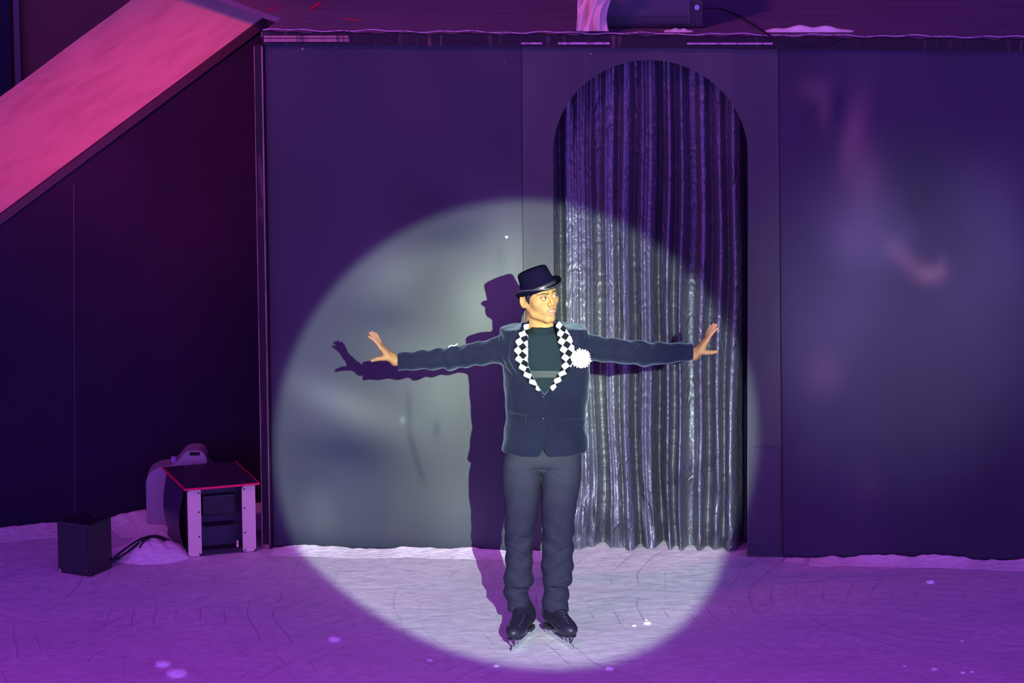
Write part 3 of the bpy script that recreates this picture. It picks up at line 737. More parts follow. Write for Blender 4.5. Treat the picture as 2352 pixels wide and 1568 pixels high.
# ---- head, in head coordinates (face looks along -Y) ----
def head_sdf(X, Y, Z):
    A = np.abs(X)
    d = ell(X, Y, Z, (0, .018, .032), (.076, .094, .092))
    d = smax(d, Z-(.036-.29*(Y+.004)), .008)
    d = smin(d, ell(X, Y, Z, (0, -.022, -.037), (.066, .067, .083)), .03)
    d = smin(d, cap(A, Y, Z, (.056, .012, -.045), (.046, -.018, -.082), .014, .014), .022)       # jaw angle
    d = smin(d, cap(A, Y, Z, (.046, -.018, -.082), (.012, -.070, -.108), .014, .015), .022)
    d = smin(d, sph(X, Y, Z, (0, -.072, -.104), .017), .025)                                       # chin
    d = smin(d, ell(A, Y, Z, (.044, -.052, -.026), (.023, .022, .022)), .025)                      # cheek bones
    d = smin(d, cap(A, Y, Z, (.012, -.082, .019), (.046, -.062, .018), .009, .007), .012)         # brow ridge
    d = smax(d, -ell(A, Y, Z, (.031, -.094, .001), (.019, .016, .012)), .012)                     # eye sockets
    d = smin(d, cap(X, Y, Z, (0, -.083, .010), (0, -.107, -.030), .0072, .0094), .010)            # nose
    d = smin(d, sph(A, Y, Z, (.0125, -.096, -.034), .0088), .006)
    d = smax(d, -sph(A, Y, Z, (.0065, -.107, -.044), .0038), .003)                                # nostrils
    d = smin(d, ell(X, Y, Z, (0, -.078, -.065), (.034, .018, .024)), .016)                        # muzzle
    d = smin(d, cap(A, Y, Z, (.002, -.099, -.0605), (.023, -.084, -.0670), .0060, .0032), .004)   # upper lip
    d = smin(d, cap(A, Y, Z, (.0, -.0965, -.0805), (.019, -.085, -.0735), .0072, .0035), .004)      # lower lip
    d = smax(d, -ell(X, Y, Z, (0, -.101, -.0700), (.0195, .013, .0044)), .0025)                   # parted mouth
    # eye lids
    lid = np.maximum(sph(A, Y, Z, (.031, -.0765, .000), .0148), -(ell(A, Y, Z, (.031, -.093, -.0003), (.0142, .012, .0064))))
    d = smin(d, lid, .003)
    # ears
    ear = ell(A-.34*(Y-.01), Y, Z, (.077, .016, -.022), (.0075, .020, .033))
    ear = smax(ear, -ell(A-.34*(Y-.01), Y, Z, (.0835, .012, -.018), (.0078, .0130, .022)), .003)
    d = smin(d, ear, .006)
    # neck
    d = smin(d, cap(X, Y, Z, (0, .020, -.06), (.010, .042, -.20), .054, .058), .02)
    d = smin(d, cap(A, Y, Z, (.05, .025, -.05), (.012, -.005, -.17), .010, .010), .02)
    return d
Mh = Matrix.Translation(Vector((at_y(1237.5, 681, YP-.02).x, YP-.012, at_y(1262, 682, YP-.08).z))) @ \
     Euler((R(-2), R(-3.5), R(39)), 'XYZ').to_matrix().to_4x4()
# order: tilt in head axes, then turn towards the viewer's right
Mh = Matrix.Translation(Mh.translation) @ Matrix.Rotation(R(36), 4, 'Z') @ Matrix.Rotation(R(-3.5), 4, 'Y') @ Matrix.Rotation(R(-1.5), 4, 'X') @ Matrix.Scale(1.05, 4)
MhA = np.array(Mh)
def to_world(V): return V @ MhA[:3, :3].T + MhA[:3, 3]
Vh, Fh = surfnets(head_sdf, (-.105, -.125, -.20), (.105, .125, .135), .0017)
Vh = smooth_mesh(Vh, Fh, 1, .4)
SK = np.array((.36, .195, .070)); LIP = np.array((.40, .17, .11)); DK = np.array((.28, .13, .06))
col_h = np.tile(SK, (len(Vh), 1))
A_ = np.abs(Vh[:, 0])
def blend(colr, target, wgt): return colr*(1-wgt[:, None])+np.array(target)*wgt[:, None]
lipm = np.exp(-((np.maximum(A_-.016, 0)/.007)**2)-((Vh[:, 2]+.0705)/.0125)**4)*(Vh[:, 1] < -.080)
col_h = blend(col_h, LIP, np.clip(lipm*1.2, 0, 1))
col_h = blend(col_h, DK, .55*np.exp(-((A_-.031)/.02)**2-((Vh[:, 2]-.004)/.009)**2)*(Vh[:, 1] < -.06))
col_h = blend(col_h, (.36, .17, .08), .35*np.exp(-((A_-.075)/.02)**2))
Vhw = to_world(Vh)

# ---- hands ----
def hand(wrist, u, n_, fingers, thumb, name):
    u = np.array(u, float); u /= np.linalg.norm(u); n_ = np.array(n_, float); n_ -= u*(n_@u); n_ /= np.linalg.norm(n_)
    v = np.array((0, 1.0, 0)); v -= u*(v@u); v -= n_*(v@n_); v /= np.linalg.norm(v)
    def sdf(X, Y, Z):                      # X along the hand, Y index to little finger, Z palm normal
        d = cap(X, Y, Z, (-.012, 0, 0), (.006, 0, 0), .026, .0235)
        d = smin(d, smax(ell(X, Y, Z, (.050, .0, .0), (.064, .045, .0175)), X-.097, .01), .02)
        d = smin(d, ell(X, Y, Z, (.030, -.022, .010), (.030, .018, .014)), .012)
        for bs, ln, bends in fingers:
            p = np.array((.085, bs, .0)); a_ = bends[0]; sp_ = bends[3]
            r = .0092
            for k, fr in enumerate((.46, .30, .24)):
                q = p+np.array((math.cos(a_)*math.cos(sp_), math.sin(sp_), math.sin(a_)))*ln*fr
                d = smin(d, cap(X, Y, Z, p, q, r, r*.9), .004 if k else .008)
                p = q; r *= .9; a_ += bends[1+min(k, 1)]
        p = np.array(thumb[0]); r = .0135
        for q in thumb[1:]:
            d = smin(d, cap(X, Y, Z, p, q, r, r*.82), .007); p = np.array(q); r *= .84
        return d
    V, Fq = surfnets(sdf, (-.10, -.075, -.05), (.215, .07, .125), .0017)
    B = np.stack([u, v, n_])               # rows
    Vw = V @ B + np.array(wrist)
    c = np.tile(SK, (len(V), 1))
    c = blend(c, (.46, .20, .12), np.clip((V[:, 0]-.06)/.12, 0, 1)*.5)
    if np.linalg.det(B) < 0: Fq = Fq[:, ::-1]
    return Vw, Fq, c
ww = at_y(903, 824, YP); wL = (ww.x, YP, ww.z)
ang1 = R(52)
fl = [(-.030, .080, (R(-8), R(12), R(10), R(-3))), (-.010, .088, (R(-12), R(7), R(7), R(1))), (.010, .082, (R(-16), R(5), R(6), R(4))), (.028, .066, (R(-22), R(5), R(6), R(8)))]
thm = [(.018, -.026, .006), (.040, -.040, .026), (.058, -.046, .048), (.070, -.046, .072)]
H1 = hand(wL, (-math.cos(R(46)), .06, math.sin(R(46))), (-math.sin(R(46)), 0, -math.cos(R(46))), fl, thm, 'L')
ww = at_y(1599, 811, YP); wR_ = (ww.x, YP, ww.z)
thr = [(.018, -.026, .006), (.036, -.040, .028), (.054, -.046, .050), (.072, -.046, .068)]
H2 = hand(wR_, (math.cos(R(52)), .05, math.sin(R(52))), (math.sin(R(52)), 0, -math.cos(R(52))), fl, thr, 'R')

# ---- arms ----
def P3(px, py, y=YP): p = at_y(px, py, y); return (p.x, p.y, p.z)
SHL, SHR = P3(1166, 793), P3(1340, 790)
ELL, ELR = P3(1038, 822), P3(1478, 813)
WRL, WRR = P3(914, 830), P3(1592, 808)
ztopS = zof(747)
def body_sdf(X, Y, Z):
    cx = xof(1250)
    d = ell(X, Y, Z, (cx, YP+.01, zof(860)), (.15, .085, .24))
    d = smin(d, ell(X, Y, Z, (cx, YP+.02, zof(1020)), (.12, .06, .14)), .05)
    for s_, e_, w_ in ((SHL, ELL, WRL), (SHR, ELR, WRR)):
        d = smin(d, cap(X, Y, Z, s_, e_, .046, .037), .04)
        d = smin(d, cap(X, Y, Z, e_, w_, .036, .025), .02)
    d = smin(d, cap(X, Y, Z, (cx, YP+.012, zof(800)), (cx, YP+.012, zof(752)), .06, .052), .03)
    for a_, b_ in ((1200, 1190), (1288, 1278)):
        k = (xof(a_), YP, zof(1260)); f = (xof(b_), YP+.01, zof(1405))
        d = smin(d, cap(X, Y, Z, (xof(a_), YP+.01, zof(1090)), k, .054, .034), .01)
        d = smin(d, cap(X, Y, Z, k, f, .034, .026), .01)
    return d
Vb, Fb = surfnets(body_sdf, (xof(895), YP-.16, .10), (xof(1612), YP+.16, zof(742)+.02), .009)
Vb = smooth_mesh(Vb, Fb, 2)
V = np.concatenate([Vb, Vhw, H1[0], H2[0]]); c = np.concatenate([np.tile(SK, (len(Vb), 1)), col_h, H1[2], H2[2]])
o1 = len(Vb); o2 = o1+len(Vhw); o3 = o2+len(H1[0])
Fq = np.concatenate([Fb, Fh+o1, H1[1]+o2, H2[1]+o3])
body = npmesh('body', V, Fq, M_skin, person)
at_ = body.data.color_attributes.new('tone', 'FLOAT_COLOR', 'POINT')
at_.data.foreach_set('color', np.concatenate([c, np.ones((len(c), 1))], 1).astype(np.float32).ravel())

def head_part(name, f, lo, hi, h, m, it=1):
    V, Fq = surfnets(f, lo, hi, h); V = smooth_mesh(V, Fq, it, .4)
    return npmesh(name, to_world(V), Fq, m, person)
# eyes
gaze = Matrix.Rotation(R(20), 3, 'Z')
for sx in (-1, 1):
    c0 = Vector((sx*.031, -.0765, 0))
    bm_ = bmesh.new(); bmesh.ops.create_uvsphere(bm_, u_segments=24, v_segments=16, radius=.0138)
    bmesh.ops.translate(bm_, verts=bm_.verts, vec=c0); bmesh.ops.transform(bm_, matrix=Mh, verts=bm_.verts)
    me = bpy.data.meshes.new('eye'); bm_.to_mesh(me); bm_.free(); eo = link('eye', me, M_white, person, True)
    bm_ = bmesh.new(); bmesh.ops.create_uvsphere(bm_, u_segments=20, v_segments=10, radius=.0062)
    bmesh.ops.scale(bm_, vec=(1, .45, 1), verts=bm_.verts)
    bmesh.ops.translate(bm_, verts=bm_.verts, vec=(0, -.0122, 0)); bmesh.ops.rotate(bm_, verts=bm_.verts, matrix=gaze)
    bmesh.ops.translate(bm_, verts=bm_.verts, vec=c0); bmesh.ops.transform(bm_, matrix=Mh, verts=bm_.verts)
    me = bpy.data.meshes.new('iris'); bm_.to_mesh(me); bm_.free(); link('iris', me, M_iris, eo, True)
    def brow(X, Y, Z, sx=sx):
        d = cap(X, Y, Z, (sx*.013, -.09, .0165), (sx*.034, -.08, .0225), .0042, .0040)
        d = np.minimum(d, cap(X, Y, Z, (sx*.034, -.08, .0225), (sx*.052, -.062, .0155), .0040, .0016))
        d = np.maximum(cap(X, Y*0, Z, (sx*.012, 0, .0175), (sx*.034, 0, .0200), .0036, .0036), Y)
        d = np.minimum(d, np.maximum(cap(X, Y*0, Z, (sx*.034, 0, .0200), (sx*.053, 0, .0160), .0034, .0016), Y))
        return np.maximum(d, head_sdf(X, Y, Z)-.0016)
    head_part('eyebrow', brow, (sx*.034-.026, -.10, .005), (sx*.034+.026, -.045, .032), .001, M_brow)
    def lash(X, Y, Z, sx=sx):
        d = cap(X, Y*0, Z, (sx*.019, 0, .0035), (sx*.031, 0, .0062), .0011, .0014)
        d = np.minimum(d, cap(X, Y*0, Z, (sx*.031, 0, .0062), (sx*.045, 0, .0022), .0014, .0010))
        return np.maximum(np.maximum(d, Y), head_sdf(X, Y, Z)-.0012)
    head_part('eyelashes', lash, (sx*.031-.018, -.10, -.004), (sx*.031+.018, -.05, .011), .0008, M_brow)
def tache(X, Y, Z):
    A = np.abs(X)
    d = cap(A, Y*0, Z, (.004, 0, -.0530), (.025, 0, -.0630), .0026, .0014)
    return np.maximum(np.maximum(d, Y), head_sdf(X, Y, Z)-.0007)
head_part('moustache', tache, (-.03, -.112, -.072), (.03, -.07, -.044), .0009, mat('faint_moustache', (.20, .11, .06), rough=.8))
def teeth(X, Y, Z): return ell(X, Y, Z, (0, -.077, -.0680), (.021, .0165, .0052))
head_part('teeth', teeth, (-.024, -.1, -.078), (.024, -.055, -.058), .0011, M_teeth)
def hair(X, Y, Z):
    d = ell(X, Y, Z, (0, .017, .034), (.0815, .101, .096))
    d = smin(d, ell(X, Y, Z, (0, .058, -.02), (.066, .058, .075)), .02)
    A = np.abs(X)
    d = smin(d, ell(A, Y, Z, (.069, -.014, .0), (.0105, .018, .034)), .006)
    edge = np.interp(Y.ravel(), [-.13, -.07, -.045, -.03, -.018, -.004, .02, .04, .06, .12], [.0315, .0315, .026, .004, -.030, -.030, .012, -.03, -.080, -.09]).reshape(Y.shape)
    strands = .0035*np.sin(X*420+Z*60)+.003*np.sin(X*230+Y*300)
    d = d+.0015*np.sin(X*500+Z*80)*np.cos(Y*350)
    d = np.maximum(d, Z-(.030-.30*(Y+.004)))
    return smax(d, (edge+strands)-Z, .003)
head_part('hair', hair, (-.1, -.12, -.11), (.1, .14, .14), .0022, M_hair)

# ---- top hat ----
Mt = Mh @ Matrix.Translation((.004, -.004, .016)) @ Matrix.Rotation(R(-17), 4, 'X') @ Matrix.Rotation(R(-9), 4, 'Y') @ Matrix.Scale(.92, 4, (0, 0, 1))
def lathe_hat(prof, name, par, m, nseg=72, curl=True, closed=False):
    v = []; f = []
    for (r, z, cu) in prof:
        r *= .97
        for k in range(nseg):
            a = 2*math.pi*k/nseg; ca, sa = math.cos(a), math.sin(a)
            x = r*.94*ca; y = r*1.09*sa
            zz = z+(cu*(abs(ca)**2.2)*.030-cu*(abs(sa)**2)*.006)
            if cu: x *= 1-.07*cu*abs(ca)
            p = Mt @ Vector((x, y, zz)); v.append(p)
    for i in range(len(prof)-1):
        for k in range(nseg): f.append((i*nseg+k, i*nseg+(k+1) % nseg, (i+1)*nseg+(k+1) % nseg, (i+1)*nseg+k))
    if prof[0][0] < .03: f.append(tuple(range(nseg))[::-1])
    if prof[-1][0] < .03: f.append(tuple((len(prof)-1)*nseg+k for k in range(nseg)))
    return pydata(name, v, f, m, par, True)
crown = [(.090, .0, 0), (.0892, .012, 0), (.086, .03, 0), (.082, .055, 0), (.0785, .08, 0), (.0765, .098, 0), (.074, .108, 0), (.069, .1145, 0), (.058, .1185, 0), (.035, .121, 0), (.012, .122, 0)]
hat = lathe_hat(crown, 'top_hat', person, M_hat)
brim = [(.088, .006, 0), (.1, .003, .15), (.112, .002, .5), (.118, .003, .85), (.122, .006, 1), (.1225, .009, 1.02), (.120, .0095, 1), (.116, .006, .85), (.112, .0055, .5), (.1, .007, .15), (.089, .011, 0)]
brim = [(r, z-.003 if i < 5 else z, c_) for i, (r, z, c_) in enumerate(brim)]
lathe_hat(brim, 'brim', hat, M_hat)
lathe_hat([(.0905, .009, 0), (.0910, .011, 0), (.0895, .022, 0), (.0875, .026, 0)], 'ribbon', hat, M_ribbon)
lathe_hat([(.1223, .0035, 1), (.1242, .007, 1.02), (.1223, .0105, 1.02)], 'brim_piping', hat, M_ribbon)

# ---- jacket ----
def prof(tab, col, Z):
    zs = np.array([zof(t[0]) for t in tab])[::-1]; vs = np.array([t[col] for t in tab])[::-1]
    return np.interp(Z, zs, vs)
PX = 465.0
JT = [(735, 1249, 60, .10), (745, 1249, 97, .105), (760, 1249, 100, .108), (800, 1252, 99, .118), (840, 1255, 100, .128), (900, 1254, 97, .125), (955, 1253, 91, .118), (1000, 1251, 96, .126), (1047, 1250, 103, .138), (1060, 1250, 104, .14)]
# lapel lines (py, px)
VL = [(735, 1212), (745, 1212), (800, 1213), (835, 1211), (862, 1222), (893, 1240), (907, 1250)]
VR = [(735, 1279), (745, 1279), (790, 1281), (830, 1291), (852, 1284), (872, 1273), (898, 1258), (907, 1251)]
OL = [(735, 1205), (780, 1172), (830, 1168), (870, 1192), (900, 1232), (912, 1249)]
OR_ = [(735, 1285), (780, 1326), (830, 1330), (870, 1305), (900, 1270), (912, 1252)]
YF = YP-.12
def line(tab, Z, y=YF):
    zs = np.array([zof(t[0], y) for t in tab])[::-1]; xs = np.array([at_y(t[1], t[0], y).x for t in tab])[::-1]
    return np.interp(Z, zs, xs)
ZV = zof(907, YF); ZH = zof(1049, YF); XS = at_y(1254, 960, YF).x
def wr(X, Y, Z, s): return np.sin(X*31+Z*17+s)*np.sin(Z*43-X*23+Y*31+s*2)
CRS = [(1140, 800, 1182, 872, .006), (1150, 838, 1240, 906, .007), (1166, 880, 1216, 926, .004), (1100, 800, 1150, 838, .006), (1058, 812, 1142, 838, .006), (1133, 770, 1150, 832, .006), (1143, 765, 1152, 805, .005),
       (1352, 842, 1262, 906, .007), (1348, 862, 1288, 900, .004), (1374, 800, 1356, 842, .005), (1350, 765, 1353, 835, .006), (1482, 785, 1432, 822, .006), (1418, 775, 1366, 818, .006), (1545, 790, 1500, 815, .004), (960, 805, 968, 840, .005), (1000, 803, 1012, 842, .006), (1030, 800, 1060, 838, .006), (1075, 800, 1082, 830, .004),
       (1175, 890, 1180, 960, .004), (1300, 925, 1298, 962, .004), (1335, 985, 1345, 1010, .004), (1160, 960, 1180, 950, .004)]
def jacket_sdf(X, Y, Z, grow=0.0, cut=True):
    cx = np.interp(Z, [zof(1060), zof(735)], [xof(1250), xof(1250)])
    cx = prof(JT, 1, Z); cx = (cx-1250)/PX+xof(1250)
    a = prof(JT, 2, Z)/PX; b = prof(JT, 3, Z)
    n_ = 2.5
    q = ((np.abs(X-cx)/a)**n_+(np.abs(Y-YP)/b)**n_)**(1/n_)
    d = (q-1)*b*1.05
    side = np.clip(np.abs(X-xof(1249))/.2, 0, 1)
    zt = zof(735)-.030-side**3*.002-.006*np.exp(-((side-.98)/.16)**2)
    d = smax(d, Z-zt, .010)
    for s_, e_, w_, ra_, rb_, rc_ in ((SHL, ELL, WRL, .066, .053, .047), (SHR, ELR, WRR, .064, .056, .043)):
        s2 = (s_[0], s_[1], s_[2]-.018)
        up = cap(X, Y, Z, s2, e_, ra_, rb_); lo_ = cap(X, Y, Z, e_, w_, rb_, rc_)
        slv = smin(up, lo_, .02)
        t_ = (X-e_[0])
        fold = .0055*np.sin(t_*75+np.sin(Z*60+Y*40)*1.6)*np.exp(-(t_/.10)**2)+.0045*wr(X*1.4, Y, Z, 1)
        slv = slv+fold
        sg = np.sign(w_[0]-s_[0]); slv = np.maximum(slv, sg*(X-w_[0])-.001)
        d = smin(d, slv, .022)
    for (ax_, ay_, bx_, by_, am_) in CRS:
        pa, pb = at_y(ax_, ay_, YF), at_y(bx_, by_, YF); vx, vz = pb.x-pa.x, pb.z-pa.z; L2_ = vx*vx+vz*vz
        tt = np.clip(((X-pa.x)*vx+(Z-pa.z)*vz)/L2_, 0, 1)
        dd = (X-pa.x-tt*vx)**2+(Z-pa.z-tt*vz)**2
        d = d-am_*(np.exp(-dd/.0065**2)-.7*np.exp(-dd/.014**2))*np.sin(np.pi*np.clip(tt*.9+.05, 0, 1))*(Y < YP-.01)
    # drape creases radiating from the button and the armpits
    zb = Z-zof(912); xb = np.abs(X-XS)
    d = d+.0022*np.sin(zb*70+xb*55)*np.exp(-(xb/.16)**2-(zb/.14)**2)*(Y < YP)
    d = d+.002*wr(X, Y, Z, 4)
    if cut:
        xl, xr = line(VL, Z), line(VR, Z)
        ol, orr = line(OL, Z), line(OR_, Z)
        fr = (Y < YP-.02)
        lap = np.clip(np.minimum(X-ol, orr-X)/.006, 0, 1)*(Z > zof(912, YF))*fr
        d = d-.006*lap
        # neck hole and V
        nk = np.sqrt((X-xof(1247))**2+(Y-(YP+.006))**2)-.069
        vcut = smax(np.maximum(xl-X, X-xr)*.9, ZV-Z, .004); vcut = np.maximum(vcut, Y-YP)
        vcut = np.minimum(vcut, np.maximum(nk, zof(800)-Z))
        d = smax(d, -vcut, .005)
        # front edge and cutaway hem
        g_ = .0055*np.exp(-((X-XS)/.0045)**2)*(Z < ZV)*fr
        d = d+g_
        zc = Z-ZH; xc = np.abs(X-at_y(1249, 1040, YF).x)
        notch = np.interp(zc.ravel(), [-.02, 0, .012, .030, .046, .06], [.040, .030, .017, .006, .0, -.02]).reshape(zc.shape)
        d = smax(d, -np.maximum(xc-notch, Y-YP), .004)
    zhem = ZH+.000+(np.abs(X-xof(1250))**2)*.20
    d = smax(d, zhem-Z, .005)
    return d-grow
lo = (xof(908), YP-.185, zof(1070)); hi = (xof(1600), YP+.17, zof(725)+.04)
Vj, Fj = surfnets(lambda X, Y, Z: jacket_sdf(X, Y, Z), lo, hi, .0045)
Vj = smooth_mesh(Vj, Fj, 1, .4)
jacket = npmesh('jacket', Vj, Fj, M_velvet, person)
bvhJ = BVHTree.FromPolygons([Vector(v) for v in Vj], [tuple(int(i) for i in q) for q in Fj])
def on_front(px, py, lift=.003, bvh=None, fallback=YF):
    y = YF
    for _ in range(3):
        p = at_y(px, py, y); h = (bvh or bvhJ).ray_cast(Vector((p.x, YP-.5, p.z)), Vector((0, 1, 0)))
        if h[0] is None: return Vector((p.x, fallback-lift, p.z))
        y = h[0].y
    p = at_y(px, py, y); return Vector((p.x, y-lift, p.z))

# ---- shirt ----
def shirt_sdf(X, Y, Z):
    cx = prof(JT, 1, Z); cx = (cx-1250)/PX+xof(1250)
    a = prof(JT, 2, Z)/PX*.80; b = prof(JT, 3, Z)-.020
    q = ((np.abs(X-cx)/a)**2.3+(np.abs(Y-YP)/b)**2.3)**(1/2.3)
    d = (q-1)*b
    d = smax(d, Z-(zof(758)), .03)
    d = smin(d, smax(np.sqrt((X-xof(1247))**2+(Y-(YP+.006))**2)-.0645+.003*(Z-zof(760))/.03*0, Z-(zof(744)+(Y-YP)*.25), .006), .03)
    d = smax(d, zof(930)-Z, .01)
    return d+.0012*wr(X, Y, Z, 2)
Vs, Fs = surfnets(shirt_sdf, (xof(1160), YP-.15, zof(940)), (xof(1340), YP+.14, zof(735)+.03), .004)
shirt = npmesh('shirt', smooth_mesh(Vs, Fs, 1), Fs, M_shirt, person)
bvhS = BVHTree.FromPolygons([Vector(v) for v in Vs], [tuple(int(i) for i in q) for q in Fs])

def patch(name, L_, R__, n, m, mat_, lift, parent, bvh=None, thick=.002, uvscale=None, smooth=True, puff=0):
    # L_, R__: polylines (px,py) top to bottom
    def samp(P, t):
        d = [0]
        for i in range(1, len(P)): d.append(d[-1]+math.dist(P[i], P[i-1]))
        T = t*d[-1]; return (np.interp(T, d, [p[0] for p in P]), np.interp(T, d, [p[1] for p in P])), d[-1]
    pts = []; uvs = []
    for j in range(n):
        t = j/(n-1); (a, la), (b, lb) = samp(L_, t), samp(R__, t)
        for i in range(m):
            s = i/(m-1); px, py = a[0]+(b[0]-a[0])*s, a[1]+(b[1]-a[1])*s
            p = on_front(px, py, lift+puff*math.sin(math.pi*s), bvh); pts.append(p)
            uvs.append((s*math.dist(a, b), t*(la+lb)/2))
    # level out sudden steps in depth
    Y_ = np.array([p.y for p in pts]).reshape(n, m)
    for _ in range(4):
        Yp = np.pad(Y_, 1, mode='edge'); Y_ = np.minimum(Y_, (Yp[:-2, 1:-1]+Yp[2:, 1:-1]+Yp[1:-1, :-2]+Yp[1:-1, 2:])/4)
    for k, p in enumerate(pts): p.y = float(Y_.ravel()[k])
    f = [(j*m+i, (j+1)*m+i, (j+1)*m+i+1, j*m+i+1) for j in range(n-1) for i in range(m-1)]
    o = pydata(name, pts, f, mat_, parent, smooth)
    if uvscale:
        uv = o.data.uv_layers.new(name='UVMap')
        for lp in o.data.loops:
            x, y = uvs[lp.vertex_index]; c45 = .7071
            uv.data[lp.index].uv = ((x*c45+y*c45)/uvscale+.37, (-x*c45+y*c45)/uvscale+.21)
    md = o.modifiers.new('thick', 'SOLIDIFY'); md.thickness = thick; md.offset = 1 if False else 0
    return o
patch('shirt_band', [(1205, 851), (1205, 868)], [(1296, 851), (1296, 868)], 6, 40, M_band, .004, person, bvhS, .002)
patch('lapel', [(1214, 734), (1199, 750), (1186, 775), (1181, 800), (1184, 825), (1195, 850), (1212, 874), (1229, 891), (1235, 897)],
      [(1216, 738), (1213, 755), (1213, 790), (1212, 820), (1217, 838), (1226, 856), (1234, 872), (1238, 885), (1240, 896)], 70, 14, M_check, .009, person, None, .003, 14.0)
patch('lapel', [(1276, 735), (1277, 750), (1281, 780), (1288, 810), (1292, 830), (1288, 848), (1277, 864), (1266, 880), (1262, 893)],
      [(1279, 733), (1298, 750), (1312, 772), (1319, 795), (1318, 825), (1308, 850), (1293, 868), (1279, 886), (1270, 896)], 70, 14, M_check, .009, person, None, .003, 14.0)
for L_, R__ in (([(1168, 946), (1167, 966)], [(1209, 953), (1208, 971)]), ([(1293, 963), (1293, 979)], [(1340, 960), (1342, 976)])):
    patch('pocket_flap', L_, R__, 8, 16, M_velvet, .005, person, None, .005)
for py in (911, 961):
    p = on_front(1248, py, .003); MB().ball(p, (.006, .004, .006), 2).build('jacket_button', mat('glossy_black_button', (.03, .03, .05), rough=.12, coat=1), person, True)

# white trim glimpsed on the sleeve
tr = [P3(x, y, YP-.02) for x, y in ((1030, 797), (1036, 793), (1043, 794), (1051, 789))]
MB().tube(catmull(tr, 5), .0026, 6).build('sleeve_trim', M_flower, person)

# flower
fc = on_front(1334, 817, .012); fc.y = min(fc.y, YP-.145)
fl_ = None
b = MB(); b.ball(fc+Vector((0, .006, 0)), (.028, .014, .028), 2); fl_ = b.build('flower', M_flower, person, True)
k = 0
for ring, (cnt_, rad, yy, ln, wd) in enumerate(((22, .052, .004, .028, .0105), (18, .042, -.004, .026, .0105), (14, .026, -.012, .022, .007), (8, .012, -.017, .016, .006))):
    for i in range(cnt_):
        a = 2*math.pi*(i+ring*.37)/cnt_+random.uniform(-.05, .05); dr = Vector((math.cos(a), 0, math.sin(a))); sd = Vector((-math.sin(a), 0, math.cos(a)))
        r_ = rad*random.uniform(.92, 1.06); base_ = fc+Vector((0, yy, 0))
        pts = [base_+dr*(r_-ln*1.0), base_+dr*(r_-ln*.4)+sd*wd*.5+Vector((0, -.002, 0)), base_+dr*(r_-ln*.05)+sd*wd*.33+Vector((0, -.001, 0)), base_+dr*(r_)+Vector((0, -.003, 0)), base_+dr*(r_-ln*.05)-sd*wd*.33+Vector((0, -.001, 0)), base_+dr*(r_-ln*.4)-sd*wd*.5+Vector((0, -.002, 0))]
        MB().prism(pts, (0, .0022, 0)).build('petal', M_flower, fl_)

# ---- trousers ----
LL = [(1030, 1207, 44, .10), (1060, 1200, 45, .10), (1100, 1199, 45, .10), (1150, 1198, 40, .092), (1200, 1194, 35, .082), (1250, 1192, 32, .075), (1300, 1191, 31, .072), (1338, 1190, 34.5, .076), (1349, 1188, 32, .072), (1358, 1183, 28.5, .068), (1380, 1189, 27, .066), (1400, 1192, 26.5, .064), (1425, 1192, 25, .062)]
RL = [(1030, 1288, 46, .10), (1060, 1290, 46, .10), (1100, 1289, 46, .10), (1150, 1285, 41.5, .092), (1200, 1282, 38, .082), (1250, 1281, 35, .076), (1300, 1280, 37, .074), (1325, 1279, 36, .076), (1340, 1279, 32, .072), (1352, 1278, 28, .068), (1370, 1275, 30.5, .068), (1395, 1275, 30, .066), (1420, 1277, 27, .062)]
def trouser_sdf(X, Y, Z):
    d = None
    for k, tab in enumerate((LL, RL)):
        cx = (prof(tab, 1, Z)-1250)/PX+xof(1250, YP, 1200)
        a = prof(tab, 2, Z)/PX; b = prof(tab, 3, Z)
        yb = YP+.012*np.sin((Z-.1)*3)
        q = ((np.abs(X-cx)/a)**2.2+(np.abs(Y-yb)/b)**2.2)**(1/2.2)
        e = (q-1)*a*.95
        fold = .0035*np.sin(Z*70+np.sin(X*40+k)*1.8+Y*25)*np.exp(-((Z-.30)/.16)**2)
        fold = fold+.0035*np.sin(Z*64+(X-cx)*(60 if k else -60)+k*2+np.sin(Y*40))*np.exp(-((Z-zof(1240))/.10)**2)
        for zc_, sl2, am_ in ((1345, .1, .012), (1325, -.3, .004), (1375, .2, .005), (1262, .5 if k == 0 else -.5, .005), (1225, .25, .004), (1295, .9 if k == 0 else -.7, .004)):
            fold = fold+am_*np.exp(-((Z-zof(zc_)+sl2*(X-cx))/.0075)**2)*(.6+.4*np.sin(X*30+k))
        fold = fold+.002*wr(X, Y, Z, 6+k)
        e = e+fold
        d = e if d is None else smin(d, e, .006)
    cr = ell(X, Y, Z, (xof(1245), YP, zof(1050)), (.175, .10, .085)); d = smin(d, cr, .012)
    # creases fanning from the crotch
    zc, xc = Z-zof(1078, YP-.09), X-at_y(1243, 1078, YP-.09).x
    for sgn, sl_ in ((1, .10), (1, .42), (-1, .12)):
        ln_ = np.abs(zc+sl_*xc*sgn-.0)/.005
        d = d+.0045*np.exp(-ln_**2)*((xc*sgn) > 0)*np.exp(-np.abs(xc)/.09)*(Y < YP)
    zhem = zof(1403)+.01*np.cos(X*40)
    d = smax(d, zhem-Z, .006); d = smax(d, Z-zof(1020), .01)
    return d
Vt, Ft = surfnets(trouser_sdf, (xof(1130), YP-.14, .08), (xof(1365), YP+.15, zof(1010)), .0045)
npmesh('trousers', smooth_mesh(Vt, Ft, 1), Ft, M_trouser, person)

